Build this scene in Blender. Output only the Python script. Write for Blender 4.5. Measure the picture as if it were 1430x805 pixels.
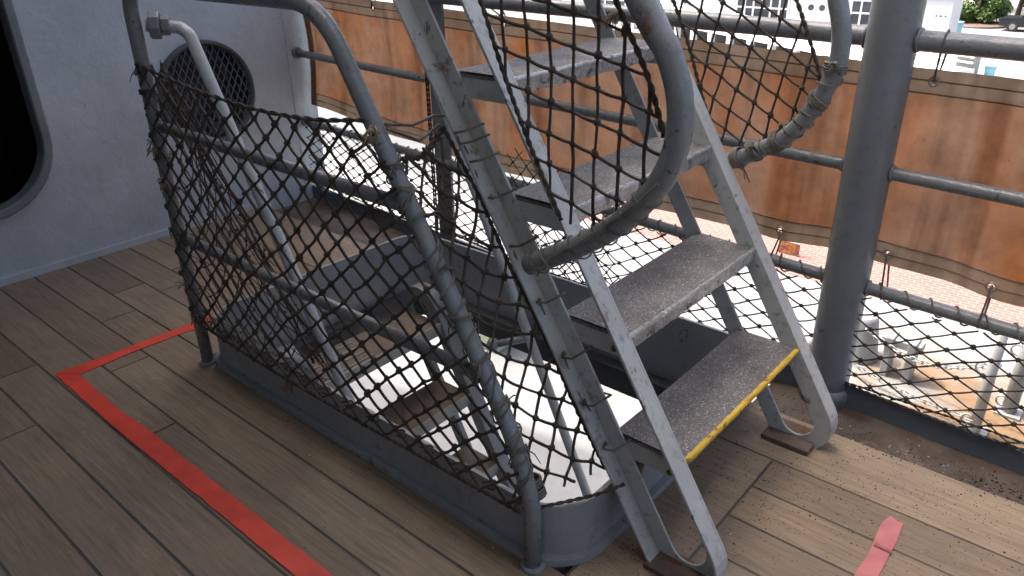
import bpy, bmesh, math, random
from mathutils import Vector, Matrix, noise
random.seed(7)
R_ = math.radians
scene = bpy.context.scene
col = scene.collection
for o in list(bpy.data.objects):
    bpy.data.objects.remove(o, do_unlink=True)

# ------------------------------------------------------------------ camera
cam_d = bpy.data.cameras.new('camera')
cam = bpy.data.objects.new('camera', cam_d)
col.objects.link(cam)
cam_d.sensor_width = 36.0
cam_d.lens = 26.685
cam_d.clip_start = 0.02
cam_d.clip_end = 2000
rot = Matrix(((0.75851, -0.270233, 0.59299), (0.65137, 0.341629, -0.677501), (-0.0194994, 0.900147, 0.43515)))
cam.matrix_world = Matrix.Translation((0, 0, 1.55)) @ rot.to_4x4()
scene.camera = cam

# ------------------------------------------------------------------ sky, sun, exposure
SUN_EL, SUN_AZ = 58.0, -101.0          # azimuth from +Y towards +X
world = bpy.data.worlds.new('World')
scene.world = world
world.use_nodes = True
wn = world.node_tree
wn.nodes.clear()
sky = wn.nodes.new('ShaderNodeTexSky')
sky.sky_type = 'NISHITA'
sky.sun_disc = False
sky.sun_elevation = R_(SUN_EL)
sky.sun_rotation = R_(SUN_AZ)
sky.dust_density = 10.0
sky.air_density = 0.7
sky.ozone_density = 0.4
bg = wn.nodes.new('ShaderNodeBackground')
bg.inputs['Strength'].default_value = 0.15
wo = wn.nodes.new('ShaderNodeOutputWorld')
wn.links.new(sky.outputs[0], bg.inputs[0])
wn.links.new(bg.outputs[0], wo.inputs[0])
sd = bpy.data.lights.new('sun', 'SUN')
sd.energy = 2.0
sd.angle = R_(0.6)
sd.color = (1.0, 0.95, 0.87)
sun = bpy.data.objects.new('sun', sd)
col.objects.link(sun)
sv = Vector((math.sin(R_(SUN_AZ)) * math.cos(R_(SUN_EL)), math.cos(R_(SUN_AZ)) * math.cos(R_(SUN_EL)), math.sin(R_(SUN_EL))))
sun.rotation_euler = (-sv).to_track_quat('-Z', 'Y').to_euler()
sun.location = sv * 60
scene.view_settings.view_transform = 'Standard'
scene.view_settings.look = 'None'
scene.view_settings.gamma = 1.0
scene.view_settings.use_curve_mapping = False
scene.view_settings.exposure = 1.95

# ------------------------------------------------------------------ materials
MATS = {}
def nodes_of(name):
    m = bpy.data.materials.new(name)
    m.use_nodes = True
    nt = m.node_tree
    b = nt.nodes['Principled BSDF']
    return m, nt, b
def N(nt, t, **kw):
    n = nt.nodes.new(t)
    for k, v in kw.items():
        if k in n.inputs.keys():
            n.inputs[k].default_value = v
        else:
            setattr(n, k, v)
    return n
def ramp(nt, stops):
    n = nt.nodes.new('ShaderNodeValToRGB')
    e = n.color_ramp.elements
    while len(e) < len(stops):
        e.new(0.5)
    for i, (p, c) in enumerate(stops):
        e[i].position = p
        e[i].color = (*c, 1) if len(c) == 3 else c
    return n
def mixc(nt, fac, a, b, blend='MIX'):
    n = nt.nodes.new('ShaderNodeMix')
    n.data_type = 'RGBA'
    n.blend_type = blend
    for s, v in ((0, fac), (6, a), (7, b)):
        if hasattr(v, 'links') or hasattr(v, 'is_linked'):
            nt.links.new(v, n.inputs[s])
        else:
            n.inputs[s].default_value = v if s == 0 else ((*v, 1) if len(v) == 3 else v)
    return n.outputs[2]
def noise_tex(nt, vec, scale, detail=4, rough=0.55, dist=0.0):
    n = N(nt, 'ShaderNodeTexNoise', Scale=scale, Detail=detail, Roughness=rough, Distortion=dist)
    nt.links.new(vec, n.inputs['Vector'])
    return n
def bump(nt, b, layers):
    prev = None
    for h, strength, dist in layers:
        n = N(nt, 'ShaderNodeBump', Strength=strength, Distance=dist)
        nt.links.new(h, n.inputs['Height'])
        if prev:
            nt.links.new(prev, n.inputs['Normal'])
        prev = n.outputs[0]
    nt.links.new(prev, b.inputs['Normal'])
def mul(c, k):
    return tuple(min(1, x * k) for x in c)

def paint(name, c, var=0.12, rough=0.42, rust=0.0, chips=0.0, bmp=0.25, grime=0.25, coord='pos', metal=0.0):
    m, nt, b = nodes_of(name)
    g = N(nt, 'ShaderNodeNewGeometry')
    v = g.outputs['Position']
    n1 = noise_tex(nt, v, 5, 5)
    n2 = noise_tex(nt, v, 38, 4)
    r1 = ramp(nt, [(0.3, mul(c, 1 - var)), (0.7, mul(c, 1 + var))])
    nt.links.new(n1.outputs[0], r1.inputs[0])
    out = r1.outputs[0]
    # dirty speckle
    gr = ramp(nt, [(0.55, (0, 0, 0)), (0.78, (grime, grime, grime))])
    nt.links.new(n2.outputs[0], gr.inputs[0])
    out = mixc(nt, gr.outputs[0], out, (0.07, 0.06, 0.05))
    if chips > 0:
        n3 = noise_tex(nt, v, 16, 8, 0.62, 0.6)
        cr = ramp(nt, [(0.70 - chips * 0.12, (0, 0, 0)), (0.715 - chips * 0.12, (1, 1, 1))])
        nt.links.new(n3.outputs[0], cr.inputs[0])
        out = mixc(nt, cr.outputs[0], out, mul(c, 0.33))
    if rust > 0:
        n4 = noise_tex(nt, v, 9, 9, 0.66, 0.4)
        rr = ramp(nt, [(0.66 - rust * 0.14, (0, 0, 0)), (0.75 - rust * 0.12, (1, 1, 1))])
        nt.links.new(n4.outputs[0], rr.inputs[0])
        n5 = noise_tex(nt, v, 70, 3)
        rc = ramp(nt, [(0.3, (0.05, 0.024, 0.012)), (0.7, (0.22, 0.085, 0.028))])
        nt.links.new(n5.outputs[0], rc.inputs[0])
        out = mixc(nt, rr.outputs[0], out, rc.outputs[0])
    nt.links.new(out, b.inputs['Base Color'])
    rg = ramp(nt, [(0.3, (rough - 0.1,) * 3), (0.75, (rough + 0.2,) * 3)])
    nt.links.new(n2.outputs[0], rg.inputs[0])
    nt.links.new(rg.outputs[0], b.inputs['Roughness'])
    b.inputs['Metallic'].default_value = metal
    n6 = noise_tex(nt, v, 130, 3)
    n7 = noise_tex(nt, v, 22, 4, 0.6)
    bump(nt, b, [(n6.outputs[0], bmp, 0.002), (n7.outputs[0], bmp, 0.006)])
    return m

GREY = (0.155, 0.17, 0.178)
M = {}
M['grey'] = paint('grey_ship_paint', GREY, chips=0.1, rust=0.05)
M['pipe'] = paint('grey_pipe_paint', (0.18, 0.195, 0.198), chips=0.4, rust=0.25, rough=0.30, bmp=0.45)
M['stringer'] = paint('stringer_paint', (0.43, 0.445, 0.43), chips=0.38, rust=0.42, rough=0.42, grime=0.6, bmp=0.4)
M['pale_pipe'] = paint('pale_handrail_paint', (0.40, 0.43, 0.43), chips=0.35, rust=0.1, rough=0.3)
M['wall'] = paint('bulkhead_paint', (0.41, 0.45, 0.465), var=0.10, rough=0.45, grime=0.12, bmp=1.0, chips=0.1)
M['dark_grey'] = paint('dark_grey_paint', (0.10, 0.115, 0.13), var=0.2, grime=0.3)
M['coaming'] = paint('coaming_paint', (0.25, 0.268, 0.275), chips=0.3, rust=0.34, bmp=0.35, grime=0.3)
M['rusty'] = paint('rusty_steel', (0.11, 0.075, 0.055), var=0.35, rust=0.9, rough=0.75, bmp=0.7)
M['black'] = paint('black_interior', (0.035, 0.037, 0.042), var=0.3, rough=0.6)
M['vent_black'] = paint('vent_dark_paint', (0.05, 0.056, 0.062), var=0.3, rough=0.45, rust=0.1)
M['galv'] = paint('galvanised', (0.22, 0.23, 0.23), rough=0.45, rust=0.15, metal=0.2)
M['caulk'] = paint('caulk', (0.085, 0.078, 0.068), var=0.3, rough=0.8)
M['white'] = paint('white_paint', (0.78, 0.79, 0.8), var=0.04, grime=0.06, bmp=0.1)
M['brass'] = paint('grommet_metal', (0.45, 0.42, 0.36), rough=0.35, metal=0.7)
M['yellow'] = paint('yellow_paint', (0.62, 0.40, 0.035), chips=1.05, var=0.2, rust=0.3, bmp=1.0, grime=0.6, rough=0.5)
M['nosing'] = paint('worn_nosing', (0.40, 0.41, 0.40), chips=0.85, rust=0.35, metal=0.45, rough=0.24, bmp=1.0, grime=0.6)
M['blue_roof'] = paint('blue_roof', (0.08, 0.27, 0.5), var=0.1)
M['blue_bin'] = paint('blue_plastic', (0.03, 0.12, 0.42), var=0.1)
M['cyan_bin'] = paint('cyan_plastic', (0.22, 0.5, 0.62), var=0.1)
M['car_black'] = paint('black_car_paint', (0.012, 0.014, 0.02), rough=0.2, grime=0.02, bmp=0.0)
M['tyre'] = paint('tyre_rubber', (0.02, 0.02, 0.02), rough=0.8)
M['glass_dark'] = paint('window_glass', (0.05, 0.06, 0.07), rough=0.12, grime=0.05, bmp=0.0)
M['green_box'] = paint('pale_green_paint', (0.3, 0.36, 0.25), var=0.15)
M['bark'] = paint('bark', (0.09, 0.065, 0.045), rough=0.9, bmp=0.8)
M['mulch'] = paint('mulch', (0.14, 0.075, 0.05), var=0.4, rough=0.95)
M['flake'] = paint('paint_flake', (0.42, 0.45, 0.46), var=0.3)
M['grit_bit'] = paint('grit_bit', (0.06, 0.048, 0.036), var=0.6, rough=0.9)

def wood_mat():
    m, nt, b = nodes_of('weathered_teak')
    oi = N(nt, 'ShaderNodeObjectInfo')
    g = N(nt, 'ShaderNodeNewGeometry')
    tc = N(nt, 'ShaderNodeTexCoord')
    mp = N(nt, 'ShaderNodeMapping')
    mp.inputs['Scale'].default_value = (1.6, 26, 8)
    cmb = N(nt, 'ShaderNodeCombineXYZ')
    mu = N(nt, 'ShaderNodeMath', operation='MULTIPLY')
    mu.inputs[1].default_value = 37.0
    nt.links.new(oi.outputs['Random'], mu.inputs[0])
    nt.links.new(mu.outputs[0], cmb.inputs[0])
    nt.links.new(mu.outputs[0], cmb.inputs[1])
    nt.links.new(tc.outputs['Object'], mp.inputs['Vector'])
    nt.links.new(cmb.outputs[0], mp.inputs['Location'])
    gr = noise_tex(nt, mp.outputs[0], 2.6, 8, 0.62, 1.2)
    fine = N(nt, 'ShaderNodeMapping')
    fine.inputs['Scale'].default_value = (5, 170, 20)
    nt.links.new(tc.outputs['Object'], fine.inputs['Vector'])
    fg = noise_tex(nt, fine.outputs[0], 2.0, 4, 0.6)
    r = ramp(nt, [(0.28, (0.178, 0.13, 0.082)), (0.52, (0.275, 0.21, 0.138)), (0.75, (0.355, 0.28, 0.195))])
    nt.links.new(gr.outputs[0], r.inputs[0])
    f = ramp(nt, [(0.32, (0.72, 0.72, 0.72)), (0.62, (1, 1, 1))])
    nt.links.new(fg.outputs[0], f.inputs[0])
    out = mixc(nt, 0.6, r.outputs[0], f.outputs[0], 'MULTIPLY')
    # plank to plank tint
    pr = ramp(nt, [(0.0, (0.74, 0.72, 0.70)), (0.35, (1.02, 0.97, 0.90)), (0.7, (0.9, 0.9, 0.9)), (1.0, (1.2, 1.14, 1.05))])
    nt.links.new(oi.outputs['Random'], pr.inputs[0])
    out = mixc(nt, 1.0, out, pr.outputs[0], 'MULTIPLY')
    # grimy foot traffic, in world space
    d = noise_tex(nt, g.outputs['Position'], 2.3, 6, 0.6, 0.4)
    dr = ramp(nt, [(0.40, (0, 0, 0)), (0.72, (0.55, 0.55, 0.55))])
    nt.links.new(d.outputs[0], dr.inputs[0])
    out = mixc(nt, dr.outputs[0], out, (0.15, 0.115, 0.085))
    sp = noise_tex(nt, g.outputs['Position'], 16, 5, 0.7)
    sr = ramp(nt, [(0.66, (0, 0, 0)), (0.74, (0.4, 0.4, 0.4))])
    nt.links.new(sp.outputs[0], sr.inputs[0])
    out = mixc(nt, sr.outputs[0], out, (0.09, 0.07, 0.055))
    nt.links.new(out, b.inputs['Base Color'])
    rr = ramp(nt, [(0.3, (0.48,) * 3), (0.7, (0.68,) * 3)])
    nt.links.new(d.outputs[0], rr.inputs[0])
    nt.links.new(rr.outputs[0], b.inputs['Roughness'])
    bump(nt, b, [(fg.outputs[0], 0.35, 0.002), (gr.outputs[0], 0.15, 0.003)])
    return m
M['wood'] = wood_mat()

def tread_mat():
    m, nt, b = nodes_of('nonskid_grit')
    g = N(nt, 'ShaderNodeNewGeometry')
    v = g.outputs['Position']
    vo = N(nt, 'ShaderNodeTexVoronoi', Scale=330.0)
    nt.links.new(v, vo.inputs['Vector'])
    r = ramp(nt, [(0.0, (0.07, 0.068, 0.065)), (0.5, (0.155, 0.15, 0.142)), (0.82, (0.24, 0.23, 0.215)), (0.95, (0.62, 0.6, 0.56))])
    nt.links.new(vo.outputs['Color'], r.inputs[0])
    n = noise_tex(nt, v, 7, 5)
    nr = ramp(nt, [(0.35, (0.66, 0.66, 0.66)), (0.65, (1.1, 1.1, 1.1))])
    nt.links.new(n.outputs[0], nr.inputs[0])
    out = mixc(nt, 1.0, r.outputs[0], nr.outputs[0], 'MULTIPLY')
    nt.links.new(out, b.inputs['Base Color'])
    b.inputs['Roughness'].default_value = 0.62
    n2 = noise_tex(nt, v, 260, 3)
    bump(nt, b, [(n2.outputs[0], 0.8, 0.003)])
    return m
M['tread'] = tread_mat()

def canvas_mat(name, c1, c2, trans, dark=0.6):
    m, nt, b = nodes_of(name)
    g = N(nt, 'ShaderNodeNewGeometry')
    v = g.outputs['Position']
    mp = N(nt, 'ShaderNodeMapping')
    mp.inputs['Scale'].default_value = (2.6, 2.6, 0.75)
    nt.links.new(v, mp.inputs['Vector'])
    n1 = noise_tex(nt, mp.outputs[0], 1.3, 4, 0.55, 0.5)
    n2 = noise_tex(nt, v, 9, 7, 0.65)
    r1 = ramp(nt, [(0.30, c1), (0.56, c2)])
    nt.links.new(n1.outputs[0], r1.inputs[0])
    r2 = ramp(nt, [(0.35, (dark,) * 3), (0.62, (1, 1, 1))])
    nt.links.new(n2.outputs[0], r2.inputs[0])
    out = mixc(nt, 0.8, r1.outputs[0], r2.outputs[0], 'MULTIPLY')
    mp2 = N(nt, 'ShaderNodeMapping')
    mp2.inputs['Scale'].default_value = (9, 9, 0.35)
    nt.links.new(v, mp2.inputs['Vector'])
    n3 = noise_tex(nt, mp2.outputs[0], 1.2, 4, 0.5)
    r3 = ramp(nt, [(0.33, (0.55, 0.5, 0.48)), (0.5, (1, 1, 1))])
    nt.links.new(n3.outputs[0], r3.inputs[0])
    out = mixc(nt, 0.75, out, r3.outputs[0], 'MULTIPLY')
    sp = noise_tex(nt, v, 55, 3, 0.6)
    sr = ramp(nt, [(0.70, (0, 0, 0)), (0.76, (0.7, 0.7, 0.7))])
    nt.links.new(sp.outputs[0], sr.inputs[0])
    out = mixc(nt, sr.outputs[0], out, (0.05, 0.04, 0.03))
    df = N(nt, 'ShaderNodeBsdfDiffuse')
    tr = N(nt, 'ShaderNodeBsdfTranslucent')
    mx = N(nt, 'ShaderNodeMixShader')
    mx.inputs[0].default_value = trans
    nt.links.new(out, df.inputs[0])
    nt.links.new(out, tr.inputs[0])
    nt.links.new(df.outputs[0], mx.inputs[1])
    nt.links.new(tr.outputs[0], mx.inputs[2])
    wv = N(nt, 'ShaderNodeTexWave', Scale=160.0)
    nt.links.new(v, wv.inputs['Vector'])
    bp = N(nt, 'ShaderNodeBump', Strength=0.15, Distance=0.001)
    nt.links.new(wv.outputs['Fac'], bp.inputs['Height'])
    nt.links.new(bp.outputs[0], df.inputs['Normal'])
    nt.links.new(mx.outputs[0], nt.nodes['Material Output'].inputs[0])
    return m
M['canvas'] = canvas_mat('orange_canvas', (0.47, 0.165, 0.048), (0.45, 0.26, 0.16), 0.50)
M['hem'] = canvas_mat('canvas_hem', (0.36, 0.235, 0.145), (0.42, 0.31, 0.215), 0.36, 0.65)

def rope_mat(name, a, bcol):
    m, nt, b = nodes_of(name)
    g = N(nt, 'ShaderNodeNewGeometry')
    n = noise_tex(nt, g.outputs['Position'], 14, 6, 0.65)
    r = ramp(nt, [(0.3, a), (0.7, bcol)])
    nt.links.new(n.outputs[0], r.inputs[0])
    nt.links.new(r.outputs[0], b.inputs['Base Color'])
    b.inputs['Roughness'].default_value = 0.85
    w = N(nt, 'ShaderNodeTexWave', Scale=120.0, Distortion=2.0)
    w.bands_direction = 'DIAGONAL'
    nt.links.new(g.outputs['Position'], w.inputs['Vector'])
    bump(nt, b, [(w.outputs['Fac'], 0.6, 0.002)])
    return m
M['rope'] = rope_mat('tarred_rope', (0.022, 0.018, 0.014), (0.10, 0.08, 0.06))
M['rope_pale'] = rope_mat('weathered_lashing', (0.055, 0.05, 0.044), (0.26, 0.24, 0.2))
M['rope_brown'] = rope_mat('brown_rope', (0.04, 0.03, 0.02), (0.14, 0.105, 0.075))
M['rope_fray'] = rope_mat('frayed_rope', (0.25, 0.18, 0.1), (0.42, 0.32, 0.2))

def tape_mat(name, c, rough):
    m, nt, b = nodes_of(name)
    g = N(nt, 'ShaderNodeNewGeometry')
    n = noise_tex(nt, g.outputs['Position'], 9, 6, 0.6)
    r = ramp(nt, [(0.3, mul(c, 0.75)), (0.7, mul(c, 1.1))])
    nt.links.new(n.outputs[0], r.inputs[0])
    s = noise_tex(nt, g.outputs['Position'], 60, 4, 0.7)
    sr = ramp(nt, [(0.66, (0, 0, 0)), (0.75, (0.6, 0.6, 0.6))])
    nt.links.new(s.outputs[0], sr.inputs[0])
    out = mixc(nt, sr.outputs[0], r.outputs[0], (0.2, 0.06, 0.05))
    nt.links.new(out, b.inputs['Base Color'])
    b.inputs['Roughness'].default_value = rough
    bump(nt, b, [(n.outputs[0], 0.2, 0.004)])
    return m
M['tape'] = tape_mat('red_tape', (0.80, 0.075, 0.04), 0.42)
M['tape_glare'] = tape_mat('glare_red_tape', (0.52, 0.19, 0.185), 0.25)  # same red tape, with pale pink sky glare painted into its colour

def stain_deck(name, base, st, scale=0.5, lo=0.5, hi=0.66, centre=None, reach=1.0):
    m, nt, b = nodes_of(name)
    g = N(nt, 'ShaderNodeNewGeometry')
    n = noise_tex(nt, g.outputs['Position'], scale, 8, 0.62, 0.5)
    r = ramp(nt, [(lo, (0, 0, 0)), (hi, (1, 1, 1))])
    src = n.outputs[0]
    if centre:
        vm = N(nt, 'ShaderNodeVectorMath', operation='DISTANCE')
        nt.links.new(g.outputs['Position'], vm.inputs[0])
        vm.inputs[1].default_value = centre
        mr = N(nt, 'ShaderNodeMapRange')
        mr.inputs[1].default_value = 0.0
        mr.inputs[2].default_value = reach
        mr.inputs[3].default_value = 0.16
        mr.inputs[4].default_value = -0.3
        nt.links.new(vm.outputs['Value'], mr.inputs[0])
        ad = N(nt, 'ShaderNodeMath', operation='ADD')
        nt.links.new(src, ad.inputs[0])
        nt.links.new(mr.outputs[0], ad.inputs[1])
        src = ad.outputs[0]
    nt.links.new(src, r.inputs[0])
    n2 = noise_tex(nt, g.outputs['Position'], 4, 6, 0.65)
    r2 = ramp(nt, [(0.3, mul(base, 0.8)), (0.7, base)])
    nt.links.new(n2.outputs[0], r2.inputs[0])
    r3 = ramp(nt, [(0.3, mul(st, 0.55)), (0.7, st)])
    nt.links.new(n2.outputs[0], r3.inputs[0])
    out = mixc(nt, r.outputs[0], r2.outputs[0], r3.outputs[0])
    nt.links.new(out, b.inputs['Base Color'])
    b.inputs['Roughness'].default_value = 0.7
    bump(nt, b, [(n2.outputs[0], 0.2, 0.01)])
    return m
M['lower_deck'] = stain_deck('rust_stained_deck', (0.20, 0.21, 0.215), (0.175, 0.105, 0.05), 0.7, 0.40, 0.62, (-0.8, 6.6, -2.5), 3.2)
M['dock'] = stain_deck('pale_concrete', (0.105, 0.115, 0.122), (0.09, 0.098, 0.105), 0.1, 0.45, 0.7)
M['parking'] = stain_deck('pale_parking', (0.26, 0.255, 0.25), (0.2, 0.195, 0.19), 0.2)
M['waterway'] = stain_deck('dirty_waterway', (0.13, 0.10, 0.075), (0.075, 0.05, 0.034), 6.0, 0.4, 0.6)

def brick_mat():
    m, nt, b = nodes_of('brick_paving')
    g = N(nt, 'ShaderNodeNewGeometry')
    br = N(nt, 'ShaderNodeTexBrick', Scale=1.0)
    br.inputs['Color1'].default_value = (0.155, 0.066, 0.055, 1)
    br.inputs['Color2'].default_value = (0.19, 0.09, 0.076, 1)
    br.inputs['Mortar'].default_value = (0.22, 0.17, 0.15, 1)
    br.inputs['Brick Width'].default_value = 0.32
    br.inputs['Row Height'].default_value = 0.16
    br.inputs['Mortar Size'].default_value = 0.018
    nt.links.new(g.outputs['Position'], br.inputs['Vector'])
    nt.links.new(br.outputs['Color'], b.inputs['Base Color'])
    b.inputs['Roughness'].default_value = 0.85
    return m
M['brick'] = brick_mat()

def leaf_mat(name, a, c):
    m, nt, b = nodes_of(name)
    g = N(nt, 'ShaderNodeNewGeometry')
    n = noise_tex(nt, g.outputs['Position'], 1.3, 4)
    r = ramp(nt, [(0.3, a), (0.7, c)])
    nt.links.new(n.outputs[0], r.inputs[0])
    nt.links.new(r.outputs[0], b.inputs['Base Color'])
    b.inputs['Roughness'].default_value = 0.6
    return m
M['leaf'] = leaf_mat('green_leaves', (0.035, 0.075, 0.018), (0.10, 0.18, 0.035))
M['leaf_dark'] = leaf_mat('dark_leaves', (0.018, 0.04, 0.016), (0.05, 0.09, 0.03))

def poster_mat():
    m, nt, b = nodes_of('poster_print')
    tc = N(nt, 'ShaderNodeTexCoord')
    sx = N(nt, 'ShaderNodeSeparateXYZ')
    nt.links.new(tc.outputs['Generated'], sx.inputs[0])
    n = noise_tex(nt, tc.outputs['Generated'], 6, 5)
    r = ramp(nt, [(0.35, (0.03, 0.03, 0.1)), (0.5, (0.22, 0.07, 0.015)), (0.62, (0.3, 0.16, 0.04))])
    nt.links.new(n.outputs[0], r.inputs[0])
    st = ramp(nt, [(0.55, (0, 0, 0)), (0.56, (1, 1, 1))])
    nt.links.new(sx.outputs[2], st.inputs[0])
    nt.links.new(mixc(nt, st.outputs[0], r.outputs[0], (0.75, 0.76, 0.8)), b.inputs['Base Color'])
    b.inputs['Roughness'].default_value = 0.4
    return m
M['poster'] = poster_mat()

# ------------------------------------------------------------------ mesh helpers
class MB:
    def __init__(self):
        self.v, self.f, self.s = [], [], []
    def add(self, vs, fs, smooth=False):
        o = len(self.v)
        self.v += [tuple(x) for x in vs]
        self.f += [tuple(i + o for i in f) for f in fs]
        self.s += [smooth] * len(fs)
        return self
    def box(self, c, d, rotm=None):
        c = Vector(c)
        hx, hy, hz = d[0] / 2, d[1] / 2, d[2] / 2
        vs = [Vector((x, y, z)) for x in (-hx, hx) for y in (-hy, hy) for z in (-hz, hz)]
        if rotm:
            vs = [rotm @ p for p in vs]
        vs = [p + c for p in vs]
        return self.add(vs, [(0, 1, 3, 2), (4, 6, 7, 5), (0, 4, 5, 1), (2, 3, 7, 6), (0, 2, 6, 4), (1, 5, 7, 3)])
    def span(self, x0, x1, y0, y1, z0, z1):
        return self.box(((x0 + x1) / 2, (y0 + y1) / 2, (z0 + z1) / 2), (abs(x1 - x0), abs(y1 - y0), abs(z1 - z0)))
    def tube(self, pts, r, n=8, closed=False, caps=True, smooth=True, wob=0.0):
        pts = [Vector(p) for p in pts]
        q = [pts[0]]
        for p in pts[1:]:
            if (p - q[-1]).length > 1e-6:
                q.append(p)
        pts = q
        k = len(pts)
        if k < 2:
            return self
        rr = r if isinstance(r, (list, tuple)) else [r] * k
        vs, fs = [], []
        t0 = (pts[1] - pts[0]).normalized()
        ref = Vector((0, 0, 1)) if abs(t0.z) < 0.9 else Vector((1, 0, 0))
        nrm = t0.cross(ref).normalized()
        for i in range(k):
            if closed:
                t = (pts[(i + 1) % k] - pts[i - 1]).normalized()
            elif i == 0:
                t = t0
            elif i == k - 1:
                t = (pts[i] - pts[i - 1]).normalized()
            else:
                t = (pts[i + 1] - pts[i - 1])
                t = t.normalized() if t.length > 1e-9 else (pts[i + 1] - pts[i]).normalized()
            nrm = nrm - t * nrm.dot(t)
            nrm = nrm.normalized() if nrm.length > 1e-6 else t.orthogonal().normalized()
            bn = t.cross(nrm)
            ri = rr[min(i, len(rr) - 1)] * (1 + random.uniform(-wob, wob))
            for j in range(n):
                a = 2 * math.pi * j / n
                vs.append(pts[i] + nrm * math.cos(a) * ri + bn * math.sin(a) * ri)
        segs = k if closed else k - 1
        for i in range(segs):
            a, b2 = i * n, ((i + 1) % k) * n
            for j in range(n):
                fs.append((a + j, a + (j + 1) % n, b2 + (j + 1) % n, b2 + j))
        self.add(vs, fs, smooth)
        if caps and not closed:
            o = len(self.v) - k * n
            self.f.append(tuple(o + j for j in reversed(range(n))))
            self.s.append(False)
            self.f.append(tuple(o + (k - 1) * n + j for j in range(n)))
            self.s.append(False)
        return self
    def ball(self, c, r, seg=6, rings=4, squash=(1, 1, 1), jit=0.0):
        c = Vector(c)
        vs, fs = [], []
        vs.append(c + Vector((0, 0, r * squash[2])))
        for i in range(1, rings):
            ph = math.pi * i / rings
            for j in range(seg):
                a = 2 * math.pi * j / seg
                k = r * (1 + random.uniform(-jit, jit))
                vs.append(c + Vector((math.sin(ph) * math.cos(a) * k * squash[0], math.sin(ph) * math.sin(a) * k * squash[1], math.cos(ph) * k * squash[2])))
        vs.append(c - Vector((0, 0, r * squash[2])))
        for j in range(seg):
            fs.append((0, 1 + j, 1 + (j + 1) % seg))
        for i in range(rings - 2):
            for j in range(seg):
                a = 1 + i * seg
                fs.append((a + j, a + seg + j, a + seg + (j + 1) % seg, a + (j + 1) % seg))
        b2 = 1 + (rings - 2) * seg
        for j in range(seg):
            fs.append((b2 + j, len(vs) - 1, b2 + (j + 1) % seg))
        return self.add(vs, fs, True)
    def prism(self, loop, vec, smooth_side=False):
        """extrude a closed planar loop along vec"""
        loop = [Vector(p) for p in loop]
        vec = Vector(vec)
        n = len(loop)
        vs = loop + [p + vec for p in loop]
        fs = [(i, (i + 1) % n, n + (i + 1) % n, n + i) for i in range(n)]
        self.add(vs, fs, smooth_side)
        o = len(self.v) - 2 * n
        self.f += [tuple(o + i for i in reversed(range(n))), tuple(o + n + i for i in range(n))]
        self.s += [False, False]
        return self
    def ring(self, outer, inner, vec):
        """a plate with one hole: outer and inner loops of equal length, thickness vec"""
        n = len(outer)
        vec = Vector(vec)
        o = [Vector(p) for p in outer]
        i_ = [Vector(p) for p in inner]
        vs = o + i_ + [p + vec for p in o] + [p + vec for p in i_]
        fs = []
        for k in range(n):
            k2 = (k + 1) % n
            fs.append((k, k2, n + k2, n + k))
            fs.append((2 * n + k, 3 * n + k, 3 * n + k2, 2 * n + k2))
            fs.append((k, 2 * n + k, 2 * n + k2, k2))
            fs.append((n + k, n + k2, 3 * n + k2, 3 * n + k))
        return self.add(vs, fs)
    def build(self, name, mat, parent=None, bevel=0.0, loc=None):
        me = bpy.data.meshes.new(name)
        me.from_pydata(self.v, [], self.f)
        me.polygons.foreach_set('use_smooth', self.s)
        me.update()
        bm = bmesh.new()
        bm.from_mesh(me)
        bmesh.ops.recalc_face_normals(bm, faces=bm.faces)
        if bevel > 0:
            eds = [e for e in bm.edges if len(e.link_faces) == 2 and e.calc_face_angle(0) > 0.6]
            bmesh.ops.bevel(bm, geom=eds, offset=bevel, segments=2, profile=0.6, affect='EDGES')
        bm.to_mesh(me)
        bm.free()
        me.materials.append(M[mat] if isinstance(mat, str) else mat)
        o = bpy.data.objects.new(name, me)
        col.objects.link(o)
        if parent:
            o.parent = parent
            if parent.type == 'EMPTY' or parent.location.length:
                o.matrix_parent_inverse = Matrix.Translation(-Vector(parent.location))
        return o
def tag(o, label=None, cat=None, group=None, kind=None):
    if label: o['label'] = label
    if cat: o['category'] = cat
    if group: o['group'] = group
    if kind: o['kind'] = kind
    return o
def thing(name, label, cat, loc=(0, 0, 0), group=None):
    e = bpy.data.objects.new(name, None)
    e.location = loc
    e.empty_display_size = 0.1
    col.objects.link(e)
    return tag(e, label, cat, group)
def fillet(pts, r, n=8):
    pts = [Vector(p) for p in pts]
    rs = r if isinstance(r, (list, tuple)) else [r] * len(pts)
    out = [pts[0]]
    for i in range(1, len(pts) - 1):
        a, p, b = pts[i - 1], pts[i], pts[i + 1]
        d1, d2 = (a - p).normalized(), (b - p).normalized()
        ang = d1.angle(d2)
        t = min(rs[i] / math.tan(ang / 2), (a - p).length * 0.48, (b - p).length * 0.48)
        p1, p2 = p + d1 * t, p + d2 * t
        for k in range(n + 1):
            s = k / n
            out.append(p1 * (1 - s) ** 2 + p * 2 * s * (1 - s) + p2 * s ** 2)
    out.append(pts[-1])
    return out
def smooth_path(pts, n=6):
    pts = [Vector(p) for p in pts]
    P = [pts[0] * 2 - pts[1]] + pts + [pts[-1] * 2 - pts[-2]]
    out = []
    for i in range(1, len(P) - 2):
        for k in range(n):
            t = k / n
            a, b, c, d = P[i - 1], P[i], P[i + 1], P[i + 2]
            out.append(0.5 * (2 * b + (c - a) * t + (2 * a - 5 * b + 4 * c - d) * t * t + (3 * b - a - 3 * c + d) * t ** 3))
    out.append(pts[-1])
    return out
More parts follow.
